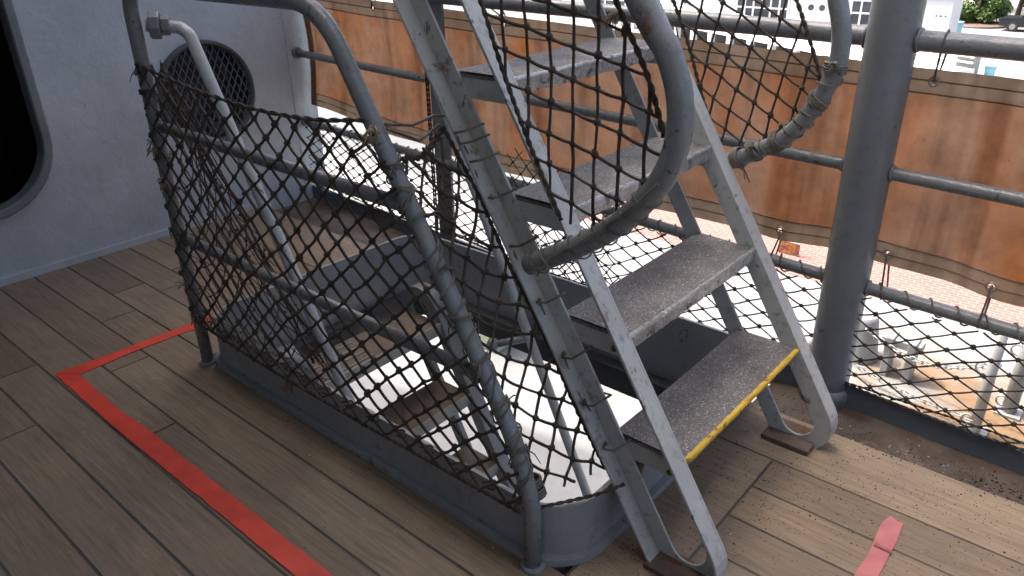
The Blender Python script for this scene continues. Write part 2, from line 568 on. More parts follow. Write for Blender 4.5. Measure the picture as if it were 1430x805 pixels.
def resample(pts, step):
    pts = [Vector(p) for p in pts]
    out = [pts[0].copy()]
    acc = 0.0
    for i in range(len(pts) - 1):
        a, b = pts[i], pts[i + 1]
        L = (b - a).length
        d = step - acc
        while d <= L:
            out.append(a.lerp(b, d / L))
            d += step
        acc = (acc + L) % step if L else acc
    out.append(pts[-1].copy())
    return out
def helix(pts, R, pitch, r, mb, jit=0.25, per=12, n=5):
    """rope wound round a path"""
    step = pitch / per
    c = resample(pts, step)
    out = []
    a = random.uniform(0, 6.28)
    nrm = None
    for i in range(len(c)):
        t = (c[min(i + 1, len(c) - 1)] - c[max(i - 1, 0)]).normalized()
        if nrm is None:
            nrm = t.orthogonal().normalized()
        nrm = (nrm - t * nrm.dot(t)).normalized()
        bn = t.cross(nrm)
        a += 2 * math.pi / per * (1 + random.uniform(-jit, jit))
        rr = R + r + abs(noise.noise(c[i] * 25)) * 0.007
        sl = t * noise.noise(c[i] * 9) * pitch * 0.5
        out.append(c[i] + nrm * math.cos(a) * rr + bn * math.sin(a) * rr + sl)
    mb.tube(out, r, n)
def turns(mb, c, axis, R, r, k=3, n=5):
    """a few tight turns of cord round a pipe plus a knot with ends"""
    c, axis = Vector(c), Vector(axis).normalized()
    u = axis.orthogonal().normalized()
    w = axis.cross(u)
    pts = []
    a0 = random.uniform(0, 6.28)
    til = random.uniform(-0.5, 0.5)
    for i in range(k * 14):
        a = a0 + 2 * math.pi * i / 14
        rr = R + r * 0.8 + random.uniform(0, r * 0.6)
        pts.append(c + u * math.cos(a) * rr + w * math.sin(a) * rr + axis * ((i / 14 - k / 2) * r * 1.9 + til * R * math.cos(a)))
    mb.tube(pts, r, n)
    kc = pts[-1]
    out = (kc - c).normalized()
    mb.ball(kc + out * r, r * 2.4, jit=0.2)
    for _ in range(2):
        d = (out + Vector((random.uniform(-1, 1), random.uniform(-1, 1), random.uniform(-1.3, 0.2)))).normalized()
        L = random.uniform(0.02, 0.05)
        mb.tube([kc, kc + d * L * 0.5 + out * 0.004, kc + d * L + Vector((0, 0, -0.012))], [r, r * 0.9, r * 0.5], 4)
def piece(name, mat, parent, fn, *a, **k):
    q = MB()
    fn(q, *a, **k)
    return q.build(name, mat, parent)
def wind(mb, pts, R, pitch, r, jit=0.25):
    helix(pts, R, pitch, r, mb, jit)
def inpoly(p, poly):
    x, y = p
    c = False
    j = len(poly) - 1
    for i in range(len(poly)):
        xi, yi = poly[i]
        xj, yj = poly[j]
        if (yi > y) != (yj > y) and x < (xj - xi) * (y - yi) / (yj - yi) + xi:
            c = not c
        j = i
    return c
def net(mb, f, poly, a, b, org=(0, 0), r=0.004, kr=0.0085, jit=0.006, warp=0.012, sag=0.006, n=5, skip=0.0, wf=3.0):
    """knotted net: lattice org + i*a + j*b in the (u,v) polygon, mapped to 3D by f"""
    def wu(i, j):
        u = org[0] + i * a[0] + j * b[0]
        v = org[1] + i * a[1] + j * b[1]
        q = Vector((u * wf, v * wf, 1.7))
        return (u + noise.noise(q) * warp + random.uniform(-jit, jit), v + noise.noise(q + Vector((9, 4, 2))) * warp + random.uniform(-jit, jit))
    us = [p[0] for p in poly]
    vs = [p[1] for p in poly]
    det = a[0] * b[1] - a[1] * b[0]
    ii, jj = [], []
    for cu, cv in ((min(us), min(vs)), (min(us), max(vs)), (max(us), min(vs)), (max(us), max(vs))):
        du, dv = cu - org[0], cv - org[1]
        ii.append((du * b[1] - dv * b[0]) / det)
        jj.append((a[0] * dv - a[1] * du) / det)
    nd = {}
    for i in range(int(min(ii)) - 2, int(max(ii)) + 3):
        for j in range(int(min(jj)) - 2, int(max(jj)) + 3):
            nd[i, j] = wu(i, j)
    ins = {k: inpoly(p, poly) for k, p in nd.items()}
    ends = []
    def edge(p, q, pin, qin):
        if not pin and not qin:
            return
        if pin != qin:
            if not pin:
                p, q = q, p
            lo, hi = 0.0, 1.0
            for _ in range(10):
                md = (lo + hi) / 2
                if inpoly((p[0] + (q[0] - p[0]) * md, p[1] + (q[1] - p[1]) * md), poly):
                    lo = md
                else:
                    hi = md
            q = (p[0] + (q[0] - p[0]) * lo, p[1] + (q[1] - p[1]) * lo)
            ends.append(f(*q))
        if random.random() < skip:
            return
        A, B = Vector(f(*p)), Vector(f(*q))
        L = (B - A).length
        if L < 0.004:
            return
        mid = (A + B) / 2 + Vector((random.uniform(-1, 1), random.uniform(-1, 1), -0.8 - random.random())) * sag * min(1, L / 0.07)
        q1 = A * 0.5625 + mid * 0.375 + B * 0.0625
        q2 = A * 0.25 + mid * 0.5 + B * 0.25
        q3 = A * 0.0625 + mid * 0.375 + B * 0.5625
        mb.tube([A, q1, q2, q3, B], r * random.uniform(0.85, 1.12), n, caps=False)
    for (i, j), p in nd.items():
        for d in ((1, 0), (0, 1)):
            k = (i + d[0], j + d[1])
            if k in nd:
                edge(p, nd[k], ins[i, j], ins[k])
    for k, p in nd.items():
        if ins[k]:
            mb.ball(f(*p), kr * random.uniform(0.8, 1.2), 6, 4, (1, 1, random.uniform(0.8, 1.3)), 0.18)
    return ends
def rope(mb, pts, r, strands=2, twist=0.05, n=5):
    """laid rope: strands wound round each other"""
    c = resample(smooth_path(pts, 5), twist / 6)
    for s in range(strands):
        out = []
        nrm = None
        for i in range(len(c)):
            t = (c[min(i + 1, len(c) - 1)] - c[max(i - 1, 0)]).normalized()
            if nrm is None:
                nrm = t.orthogonal().normalized()
            nrm = (nrm - t * nrm.dot(t)).normalized()
            bn = t.cross(nrm)
            a = 2 * math.pi * (i / 6 + s / strands)
            out.append(c[i] + (nrm * math.cos(a) + bn * math.sin(a)) * r * 0.55)
        mb.tube(out, r * 0.62, n)
def stadium(cx0, cz0, cx1, cz1, r, n=12):
    """loop in XZ round the segment (cx0,cz0)-(cx1,cz1)"""
    d = Vector((cx1 - cx0, cz1 - cz0)).normalized()
    p = Vector((-d.y, d.x))
    out = []
    for k in range(n + 1):
        a = math.pi * k / n
        q = Vector((cx1, cz1)) + p * -math.cos(a) * r + d * math.sin(a) * r
        out.append((q.x, q.y))
    for k in range(n + 1):
        a = math.pi * k / n
        q = Vector((cx0, cz0)) + p * math.cos(a) * r - d * math.sin(a) * r
        out.append((q.x, q.y))
    return out
def rrect(x0, x1, y0, y1, r, n=8):
    out = []
    for cx, cy, a0 in ((x1 - r, y0 + r, -90), (x1 - r, y1 - r, 0), (x0 + r, y1 - r, 90), (x0 + r, y0 + r, 180)):
        for k in range(n + 1):
            a = R_(a0 + 90 * k / n)
            out.append((cx + r * math.cos(a), cy + r * math.sin(a)))
    return out

# ------------------------------------------------------------------ setting: decks
WX = -4.08                                  # bulkhead plane
HX0, HX1, HY0, HY1 = -2.66, -0.865, 1.175, 2.33   # hatch coaming, outside
def rail_y(x): return 2.515 - 0.064 * (x + 0.66)
def edge_y(x): return 2.25 - 0.03 * (x + 0.5)
XE = 2.2
# deck base with the hatch hole (caulk shows in the seams)
d = MB()
d.span(WX - 0.3, XE, -1.85, HY0 + 0.01, -0.09, -0.0025)
d.span(WX - 0.3, HX0 + 0.01, HY0 + 0.012, 2.24, -0.09, -0.0025)
d.span(HX1 - 0.01, XE, HY0 + 0.012, 2.24, -0.09, -0.0025)
deck = tag(d.build('deck', 'caulk'), kind='structure')
# planks
Y0, PW, SEAM = 0.236, 0.1585, 0.0078
cuts = {2: [-3.14, -0.4], 3: [-2.33, 0.5], 4: [-2.85, -0.95], 1: [-2.7, 0.1], 0: [-3.5, -1.35], 5: [-3.3], 6: [-3.55], 7: [-3.4], 8: [-3.6, 0.4], 9: [-3.2, 0.9], 10: [-3.45, 0.2], -1: [-1.9], -2: [-0.6, -2.9], -3: [-1.5]}
pieces = []
def plank(x0, x1, y0, y1):
    if x1 - x0 < 0.03:
        return
    mb = MB()
    cx, cy = (x0 + x1) / 2, (y0 + y1) / 2
    mb.span(x0 - cx + SEAM / 2, x1 - cx - SEAM / 2, y0 - cy + SEAM / 2, y1 - cy - SEAM / 2, -0.02, random.uniform(-0.0004, 0.0007))
    o = mb.build('plank', 'wood', None, bevel=0.0015)
    o.location = (cx, cy, 0)
    o.parent = deck
for k in range(-12, 11):
    y0, y1 = Y0 + k * PW, Y0 + (k + 1) * PW
    xs = sorted([WX] + cuts.get(k, [random.uniform(-3, 0.5)]) + [XE])
    for a, b in zip(xs[:-1], xs[1:]):
        if y1 <= HY0 + 0.03:
            plank(a, b, y0, y1)
        else:
            if a < HX0:
                plank(a, min(b, HX0 + 0.005), y0, y1)
            if b > -0.65:
                plank(max(a, -0.65), b, y0, y1)
ym = Y0 + 11 * PW
plank(HX1 - 0.005, -0.65, HY0 + 0.012, ym)
for a, b in ((WX, HX0 + 0.005), (HX1 - 0.005, 0.55), (0.55, XE)):
    plank(a, b, ym, edge_y((a + b) / 2))
# waterway along the deck edge
w = MB()
vs, fs = [], []
n = 60
for i in range(n + 1):
    x = WX - 0.3 + (XE - WX + 0.3) * i / n
    for q in range(7):
        t = q / 6
        y = edge_y(x) - 0.03 + (rail_y(x) - edge_y(x) + 0.03) * t
        z = -0.045 - 0.008 * math.sin(math.pi * t) + noise.noise(Vector((x * 7, y * 7, 0))) * 0.004
        if HX0 - 0.05 < x < HX1 + 0.05:
            z = -0.06
        vs.append((x, y, z))
for i in range(n):
    x = WX - 0.3 + (XE - WX + 0.3) * i / n
    if HX0 < x < HX1 - 0.04:
        rng = (5,)
    else:
        rng = range(6)
    for q in rng:
        a = i * 7 + q
        fs.append((a, a + 1, a + 8, a + 7))
w.add(vs, fs, True)
tag(w.build('waterway', 'waterway'), kind='structure')
# lower deck, outer edge of the hull, dock and pavement
m = MB()
m.span(-14, 9, -1.85, 8.75, -2.62, -2.5)
tag(m.build('lower_deck', 'lower_deck'), kind='structure')
m = MB()
m.span(-13.9, 9, -1.8, 8.6, -9.5, -2.63)
tag(m.build('ship_hull', 'grey'), 'grey hull side of the ship below the lower deck', 'ship hull')
m = MB()
m.add([(-400, -60, -7.5), (400, -60, -7.5), (400, 500, -7.5), (-400, 500, -7.5)], [(0, 1, 2, 3)])
tag(m.build('ground', 'dock'), kind='structure')
m = MB()
m.add([(-120, 40, -7.494), (120, 40, -7.494), (120, 160, -7.494), (-120, 160, -7.494)], [(0, 1, 2, 3)])
tag(m.build('parking_area', 'parking'), kind='structure')
m = MB()
m.add([(-14, 18.5, -7.494), (14, 18.5, -7.494), (14, 33, -7.494), (-14, 33, -7.494)], [(0, 1, 2, 3)])
tag(m.build('brick_pavement', 'brick'), kind='structure')
# unseen overhead deck, outline shaped for shade and skylight: covers the inboard half of the walkway and the end by the bulkhead; the ladder climbs through the open part
m = MB()
OE = 2.82
m.span(WX - 0.3, XE, -1.0, 0.95, 2.8, 2.92)
m.span(WX - 0.3, -3.8, 0.951, OE, 2.8, 2.92)
tag(m.build('shade_overhead', 'wall'), kind='structure')
m = MB()
m.span(-11, WX - 0.32, -6, 2.78, 2.93, 10.5)  # unseen block added to keep direct sun off the walkway
tag(m.build('sun_block', 'grey'), 'unseen grey deckhouse rising above the bulkhead', 'sunblocker')

# ------------------------------------------------------------------ bulkheads
def plate_with_holes(mb, x, outer, holes, thick):
    bm = bmesh.new()
    loops = []
    for lp in [outer] + holes:
        vv = [bm.verts.new((x, p[0], p[1])) for p in lp]
        for i in range(len(vv)):
            bm.edges.new((vv[i], vv[(i + 1) % len(vv)]))
        loops.append(vv)
    bmesh.ops.triangle_fill(bm, use_beauty=True, edges=bm.edges[:])
    bm.verts.index_update()
    vs = [v.co.copy() for v in bm.verts]
    fs = [tuple(v.index for v in f.verts) for f in bm.faces]
    idx = [[v.index for v in lp] for lp in loops]
    bm.free()
    k = len(vs)
    allv = vs + [p + Vector((-thick, 0, 0)) for p in vs]
    allf = fs + [tuple(i + k for i in reversed(f)) for f in fs]
    for lp in idx:
        for i in range(len(lp)):
            a, b = lp[i], lp[(i + 1) % len(lp)]
            allf.append((a, b, b + k, a + k))
    mb.add(allv, allf)
VY, VZ, VR = 2.125, 0.72, 0.268
circ = [(VY + VR * math.cos(2 * math.pi * i / 40), VZ + VR * math.sin(2 * math.pi * i / 40)) for i in range(40)]
door = rrect(0.38, 1.262, 0.34, 2.1, 0.33, 10)
WE = 2.835
bk = thing('bulkhead', 'pale blue grey steel bulkhead with rounded doorway and round vent', 'wall', (WX, 0.5, 0))
mb = MB()
plate_with_holes(mb, WX, [(-1.85, -0.02), (WE, -0.06), (WE, 2.8), (-1.85, 2.8)], [door, circ], 0.012)
mb.span(WX - 0.5, WX - 0.013, WE - 0.012, WE, -0.06, 2.8)
mb.build('wall_plate', 'wall', bk)
mb = MB()
mb.span(WX - 0.0005, WX + 0.004, 2.67, 2.678, 0, 2.8)
mb.span(WX, WX + 0.014, -1.8, 2.25, 0, 0.035)
mb.build('weld_seam', 'wall', bk)
# door rim
mb = MB()
lp = [Vector((WX, p[0], p[1])) for p in door]
prof = [(-0.05, -0.012), (0.03, -0.012), (0.038, -0.006), (0.038, 0.022), (0.03, 0.03), (-0.01, 0.03)]
vs, fs = [], []
ctr = Vector((WX, 0.82, 1.2))
for i, p in enumerate(lp):
    t = (lp[(i + 1) % len(lp)] - lp[i - 1]).normalized()
    out = t.cross(Vector((1, 0, 0)))
    if out.dot(p - ctr) < 0:
        out = -out
    for dx, dr in prof:
        vs.append(p + Vector((dx, 0, 0)) + out * (dr - 0.012))
k = len(prof)
for i in range(len(lp)):
    j = (i + 1) % len(lp)
    for q in range(k):
        fs.append((i * k + q, j * k + q, j * k + (q + 1) % k, i * k + (q + 1) % k))
mb.add(vs, fs)
mb.build('door_frame', 'grey', bk)
mb = MB()
x0, x1 = WX - 2.0, WX - 0.03
for s in ((x0, x0 + 0.02, -0.6, 1.9, 0, 2.45), (x0, x1, -0.62, -0.6, 0, 2.45), (x0, x1, 1.6, 1.62, 0, 2.45), (x0, x1, -0.6, 1.6, -0.02, 0), (x0, x1, -0.6, 1.6, 2.45, 2.47)):
    mb.span(*s)
mb.tube([(WX - 0.9, 0.2, 0.3), (WX - 1.0, 1.3, 1.5)], 0.03, 8)
mb.tube([(WX - 0.5, -0.4, 1.05), (WX - 0.55, 1.5, 1.0)], 0.012, 8)
mb.build('interior', 'black', bk)
# vent
vt = MB()
vs, fs = [], []
prof = [(0.0, VR + 0.018), (0.02, VR + 0.018), (0.026, VR + 0.01), (0.026, VR - 0.004), (-0.04, VR - 0.012), (-0.2, VR - 0.012)]
for i in range(48):
    a = 2 * math.pi * i / 48
    for dx, rr in prof:
        vs.append((WX + dx, VY + rr * math.cos(a), VZ + rr * math.sin(a)))
k = len(prof)
for i in range(48):
    j = (i + 1) % 48
    for q in range(k - 1):
        fs.append((i * k + q, j * k + q, j * k + q + 1, i * k + q + 1))
vt.add(vs, fs, True)
vent = vt.build('vent', 'vent_black', bk)
mb = MB()
DA, DB = 0.040, 0.078
def clip_c(p, q, R):
    pts = []
    for i in range(13):
        t = i / 12
        x = (p[0] + (q[0] - p[0]) * t, p[1] + (q[1] - p[1]) * t)
        if x[0] ** 2 + x[1] ** 2 < R * R:
            pts.append(x)
    return (pts[0], pts[-1]) if len(pts) > 1 else None
for i in range(-9, 10):
    for j in range(-6, 7):
        cx, cz = (i + (j % 2) * 0.5) * DA, j * DB / 2
        for sx in (-1, 1):
            e = clip_c((cx, cz), (cx + sx * DA / 2, cz + DB / 2), VR - 0.006)
            if e:
                mb.tube([(WX + 0.0, VY + e[0][0], VZ + e[0][1]), (WX + 0.004, VY + (e[0][0] + e[1][0]) / 2, VZ + (e[0][1] + e[1][1]) / 2), (WX, VY + e[1][0], VZ + e[1][1])], 0.0036, 4, smooth=False)
g = mb.build('mesh_screen', 'dark_grey', None)
g.parent = vent
mb = MB()
mb.span(WX - 0.22, WX - 0.205, VY - 0.3, VY + 0.3, VZ - 0.3, VZ + 0.3)
g = mb.build('duct_back', 'black', None)
g.parent = vent
# unseen inboard bulkhead, added to stop light entering from behind
mb = MB()
mb.span(WX, XE, -0.96, -0.9, 0.0, 2.8)
tag(mb.build('inboard_light_stop', 'wall'), 'unseen plain grey bulkhead added along the inboard side to stop light', 'wall')
mb = MB()
mb.span(-13, XE, -1.84, -1.78, -2.5, -0.1)
tag(mb.build('lower_bulkhead', 'wall'), 'grey bulkhead under the walkway at the lower deck', 'wall')

# ------------------------------------------------------------------ hatch coaming
cm = thing('hatch_coaming', 'low grey steel coaming around the open ladder hatch', 'hatch coaming', (-1.77, 1.75, 0))
CZ = 0.187
o_ = rrect(HX0, HX1, HY0, HY1, 0.15, 10)
i_ = rrect(HX0 + 0.012, HX1 - 0.012, HY0 + 0.012, HY1 - 0.012, 0.138, 10)
mb = MB()
mb.ring([(p[0], p[1], -0.10) for p in o_], [(p[0], p[1], -0.10) for p in i_], (0, 0, CZ + 0.10))
cw = mb.build('coaming_wall', 'coaming', cm)
mb = MB()
b1 = rrect(HX0 - 0.022, HX1 + 0.022, HY0 - 0.022, HY1 + 0.022, 0.172, 10)
mb.ring([(p[0], p[1], 0.0005) for p in b1], [(p[0], p[1], 0.0005) for p in o_], (0, 0, 0.022))
mb.build('foot_fillet', 'coaming', cm)
mb = MB()
b2 = rrect(HX0 + 0.07, HX1 - 0.07, HY0 + 0.07, HY1 - 0.07, 0.08, 10)
mb.ring([(p[0], p[1], -0.13) for p in i_], [(p[0], p[1], -0.13) for p in b2], (0, 0, 0.03))
mb.ring([(p[0], p[1], -0.25) for p in o_], [(p[0], p[1], -0.25) for p in i_], (0, 0, 0.118))
mb.build('under_flange', 'black', cm)

# ------------------------------------------------------------------ hatch guard rail (near side)
RP = 0.023
gr = thing('hatch_guard_rail', 'bent grey pipe guard rail sloping down beside the hatch', 'railing', (-2.6, 1.165, 0))
GY = 1.155
stan_p = [(-2.618, GY, 0.0), (-2.618, GY, 0.6), (-2.606, GY, 1.39), (-1.60, GY, 1.385), (-1.02, GY, 0.40), (-0.958, GY, 0.215), (-0.958, GY, 0.0)]
path = fillet(stan_p, [0, 1, 0.10, 0.22, 0.5, 0.2, 0], 10)
mb = MB()
mb.tube(path, RP, 14)
mb.build('rail_pipe', 'pipe', gr)
for a, b in (((-2.60, GY, 0.945), (-1.335, GY, 0.93)), ((-2.612, GY, 0.535), (-1.10, GY, 0.535))):
    mb = MB()
    mb.tube([a, b], 0.019, 12)
    mb.build('mid_rail', 'pipe', gr)
for x, z in ((-2.592, 0.945), (-1.355, 0.93), (-2.592, 0.535), (-1.125, 0.535)):
    mb = MB()
    mb.tube([(x, GY + 0.0205 * math.cos(6.283 * k / 16), z + 0.0205 * math.sin(6.283 * k / 16)) for k in range(16)], 0.0045, 6, closed=True, wob=0.25)
    mb.build('weld_bead', 'pipe', gr)
for x in (-2.618, -0.958):
    mb = MB()
    mb.tube([(x, GY, 0.0), (x, GY, 0.012)], 0.033, 14)
    mb.build('base_collar', 'coaming', gr)

# ------------------------------------------------------------------ handrails of the lower ladder
hn = thing('lower_ladder_handrail', 'pale worn handrail with a union nut running down into the hatch', 'handrail', (-2.55, 1.28, 0))
mb = MB()
LHX = lambda z: -2.505 + (1.254 - z) * 0.521
pth = fillet([(-2.60, 1.19, 1.268), (-2.545, 1.275, 1.256), (-2.505, 1.283, 1.235), (LHX(0.1), 1.283, 0.1), (LHX(-1.5), 1.283, -1.5), (LHX(-1.6) + 0.02, 1.36, -1.56)], [0, 0.02, 0.05, 1, 0.05, 0], 6)
mb.tube(pth, 0.0205, 12)
mb.build('handrail_pipe', 'pale_pipe', hn)
ax = Vector((0.55, 0.85, -0.05)).normalized()
def hexnut(c, L, r, n=6):
    c = Vector(c)
    u = ax.orthogonal().normalized()
    w_ = ax.cross(u)
    lp = [c + (u * math.cos(2 * math.pi * i / n) + w_ * math.sin(2 * math.pi * i / n)) * r - ax * L / 2 for i in range(n)]
    q = MB()
    q.prism(lp, ax * L)
    return q
c0 = Vector((-2.598, 1.195, 1.268))
q = hexnut(c0 + ax * 0.022, 0.034, 0.045, 8)
q.build('union_nut', 'pipe', hn, bevel=0.005)
q = hexnut(c0 + ax * 0.054, 0.026, 0.033, 6)
q.build('union_nut', 'pipe', hn, bevel=0.004)
hf = thing('lower_ladder_handrail', 'grey handrail on the outboard side of the ladder going down', 'handrail', (-2.4, 2.14, 0))
FHX = lambda z: -2.403 + (1.278 - z) * 0.475
mb = MB()
mb.tube(fillet([(FHX(2.0), 2.14, 2.0), (FHX(0.5), 2.14, 0.5), (FHX(-1.6), 2.14, -1.6), (FHX(-1.7), 2.06, -1.66)], [0, 1, 0.05, 0], 6), 0.0205, 12)
mb.build('handrail_pipe', 'pale_pipe', hf)
for z in (-0.03,):
    mb = MB()
    mb.tube([(FHX(z), 2.14, z), (FHX(z) - 0.11, 2.05, z - 0.03)], 0.016, 10)
    mb.ball((FHX(z) - 0.12, 2.04, z - 0.03), 0.03)
    mb.build('bracket', 'pipe', hf)

# ------------------------------------------------------------------ ladders
def stringer_set(root, fx, z0, z1, ysign_list, slope, W, ring, flange, mat, t=0.008, cap_top=True):
    """channel stringers with a long slot: front line x = fx(z)"""
    d = Vector((-1 / slope, 1.0)).normalized()
    nrm = Vector((d.y, -d.x))
    if nrm.x < 0:
        nrm = -nrm
    def pt(z):
        return Vector((fx(z), z)) - nrm * W / 2
    A, B = pt(z0), pt(z1)
    outer = stadium(A.x, A.y, B.x, B.y, W / 2, 14)
    inner = stadium(A.x, A.y, B.x, B.y, W / 2 - ring, 14)
    flin = stadium(A.x, A.y, B.x, B.y, W / 2 - t, 14)
    for y, s in ysign_list:
        mb = MB()
        mb.ring([(p[0], y, p[1]) for p in outer], [(p[0], y, p[1]) for p in inner], (0, -s * t, 0))
        st = mb.build('stringer', mat, root, bevel=0.0015)
        mb = MB()
        mb.ring([(p[0], y, p[1]) for p in outer], [(p[0], y, p[1]) for p in flin], (0, s * flange, 0))
        f = mb.build('flange', mat, None, bevel=0.002)
        f.parent = st
# upper ladder
SL = 1.63
FX = lambda z: -0.667 - (z - 0.33) / SL
ul = thing('upper_ladder', 'steep grey ladder with grit treads and a yellow edged bottom step', 'ladder', (-0.7, 1.76, 0))
stringer_set(ul, FX, 0.135, 2.9, [(1.40, -1), (2.125, 1)], SL, 0.215, 0.055, 0.052, 'stringer')
for k in range(9):
    z = 0.335 + 0.292 * k
    xf = FX(z) - 0.002
    mb = MB()
    yA, yB = 1.408, 2.117
    # tread surface with slightly dished, worn front
    n1, n2 = 6, 16
    vs, fs = [], []
    for i in range(n1 + 1):
        for j in range(n2 + 1):
            x = xf - 0.205 * i / n1
            y = yA + (yB - yA) * j / n2
            vs.append((x, y, z - 0.003 * math.sin(math.pi * j / n2) - (0.004 if i == 0 else 0)))
    for i in range(n1):
        for j in range(n2):
            a = i * (n2 + 1) + j
            fs.append((a, a + 1, a + n2 + 2, a + n2 + 1))
    mb.add(vs, fs, True)
    mb.span(xf - 0.205, xf - 0.002, yA, yB, z - 0.014, z - 0.006)
    tr = mb.build('tread', 'tread', ul)
    mb = MB()
    vs, fs = [], []
    nd_ = -0.017 if k == 0 else -0.040
    prof = [(0.0, nd_), (0.003, -0.004), (0.0, 0.001), (-0.010, 0.0005), (-0.012, -0.006), (-0.004, nd_)]
    nn = 44
    for j in range(nn + 1):
        y = yA + (yB - yA) * j / nn
        for q, (dx, dz) in enumerate(prof):
            jx = noise.noise(Vector((y * 38, k * 7.1, q))) * 0.003
            jz = noise.noise(Vector((y * 30, k * 3.3 + 5, q * 2))) * (0.004 if q in (0, 5) else 0.0015)
            vs.append((xf + dx + jx, y, z + dz + jz - 0.003 * math.sin(math.pi * j / nn)))
    for j in range(nn):
        for q in range(6):
            a = j * 6 + q
            b = j * 6 + (q + 1) % 6
            fs.append((a, b, b + 6, a + 6))
    mb.add(vs, fs, False)
    ng = mb.build('nosing', 'yellow' if k == 0 else 'nosing', None)
    ng.parent = tr
    if k == 0:
        ng['label'] = 'chipped yellow front edge of the bottom step'
    mb = MB()
    for y in (yA - 0.001, yB - 0.005):
        mb.span(xf - 0.19, xf - 0.012, y, y + 0.006, z - 0.066, z - 0.015)
    mb.span(xf - 0.205, xf - 0.199, yA, yB, z - 0.055, z - 0.0145)
    e = mb.build('end_plate', 'stringer', None)
    e.parent = tr
for y0, y1 in ((1.335, 1.425), (2.06, 2.19)):
    mb = MB()
    mb.span(-0.73, -0.575, y0, y1, 0.0015, 0.018)
    mb.build('foot_pad', 'rusty', ul, bevel=0.003)
mb = MB()
mb.tube([(-0.80, 1.43, 0.28), (-0.835, 1.43, 0.17), (-0.862, 1.43, 0.12)], 0.012, 8)
mb.span(-0.84, -0.81, 1.42, 1.44, 0.1, 0.28)
mb.build('brace', 'rusty', ul)
for z in (0.33, 0.62):
    for y in (1.385, 2.14):
        mb = MB()
        mb.tube([(FX(z) - 0.03, y - 0.012, z - 0.02), (FX(z) - 0.03, y + 0.012, z - 0.02)], 0.009, 6)
        mb.build('bolt', 'rusty', ul)
# ladder handrails
lr = thing('ladder_handrail', 'thick grey handrail curling back to the inboard stringer, with rope net', 'handrail', (-0.8, 1.32, 0.8))
LN = smooth_path([(-1.62, 1.318, 2.66), (-1.2, 1.318, 1.99), (-0.83, 1.318, 1.43), (-0.745, 1.318, 1.315), (-0.712, 1.318, 1.205), (-0.733, 1.318, 1.09), (-0.815, 1.318, 0.978), (-0.93, 1.318, 0.884), (-1.095, 1.318, 0.785)], 8)
mb = MB()
mb.tube(LN, 0.0265, 16)
mb.build('handrail_pipe', 'pipe', lr)
lf = thing('ladder_handrail', 'grey handrail curling back to the outboard stringer beside the canvas', 'handrail', (-0.8, 2.2, 0.85))
LF = smooth_path([(-1.5, 2.2, 2.55), (-1.1, 2.2, 1.93), (-0.80, 2.2, 1.45), (-0.745, 2.2, 1.33), (-0.722, 2.2, 1.235), (-0.732, 2.2, 1.139), (-0.81, 2.2, 0.99), (-0.914, 2.2, 0.906), (-1.03, 2.2, 0.845)], 8)
mb = MB()
mb.tube(LF, 0.0255, 16)
mb.build('handrail_pipe', 'pipe', lf)
mb = MB()
mb.ball((-1.03, 2.19, 0.845), 0.03, 8, 6)
mb.tube([(-1.03, 2.14, 0.845), (-1.03, 2.2, 0.845)], 0.02, 10)
mb.build('end_bracket', 'pipe', lf)
# lower ladder
SL2 = 1.9
FX2 = lambda z: -2.20 - (z + 0.03) / SL2
ll = thing('lower_ladder', 'grey ladder with brown worn treads descending through the hatch', 'ladder', (-2.0, 1.7, -2.5))
stringer_set(ll, FX2, -2.3, 0.02, [(1.36, -1), (2.03, 1)], SL2, 0.24, 0.06, 0.055, 'grey')
M['tread_brown'] = paint('worn_brown_tread', (0.12, 0.085, 0.06), var=0.35, rust=0.25, rough=0.6)
for k in range(8):
    z = -0.05 - 0.305 * k
    xf = FX2(z) - 0.01
    mb = MB()
    mb.span(xf - 0.20, xf, 1.366, 2.024, z - 0.012, z)
    tr = mb.build('tread', 'tread_brown', ll, bevel=0.002)
    mb = MB()
    mb.span(xf + 0.0005, xf + 0.008, 1.366, 2.024, z - 0.055, z + 0.001)
    for q in range(4):
        mb.span(xf - 0.17 + q * 0.05, xf - 0.164 + q * 0.05, 1.40, 1.66, z + 0.001, z + 0.004)
    ng = mb.build('nosing', 'galv', None)
    ng.parent = tr
# landing plate at the top of the lower ladder
mb = MB()
mb.span(-2.55, -2.40, 1.45, 1.95, -0.16, -0.148)
mb.build('top_bracket', 'grey', ll)

# ------------------------------------------------------------------ ship's side: pillar, rails, canvas
pl = thing('pillar', 'thick round grey pillar standing in the waterway by the canvas', 'pillar', (-0.68, 2.51, -0.05))
mb = MB()
mb.tube([(-0.68, 2.51, -0.06 + 2.86 * i / 24) for i in range(25)], 0.073, 32)
mb.build('shaft', 'grey', pl)
mb = MB()
mb.tube([(-0.68, 2.51, -0.06), (-0.68, 2.51, 0.0), (-0.68, 2.51, 0.012)], [0.088, 0.086, 0.0755], 24)
mb.build('weld_collar', 'grey', pl)
for z, r in ((1.215, 0.030), (0.815, 0.021), (0.415, 0.022)):
    for dx in (-0.076, 0.076):
        mb = MB()
        x = -0.68 + dx
        mb.tube([(x, rail_y(x) + (r + 0.001) * math.cos(6.283 * k / 18), z + (r + 0.001) * math.sin(6.283 * k / 18)) for k in range(18)], 0.0055, 6, closed=True, wob=0.25)
        mb.build('weld_bead', 'grey', pl)
sr = thing('ship_side_railing', 'three grey pipe rails along the outboard edge of the deck', 'railing', (-2, 2.6, 0))
XR0, XR1 = WX + 0.002, XE
def rail_path(z, dz=0.0, x0=XR0, x1=XR1, dy=0.0, n=30):
    return [(x0 + (x1 - x0) * i / n, rail_y(x0 + (x1 - x0) * i / n) + dy, z + dz * (x0 + (x1 - x0) * i / n + 0.66)) for i in range(n + 1)]
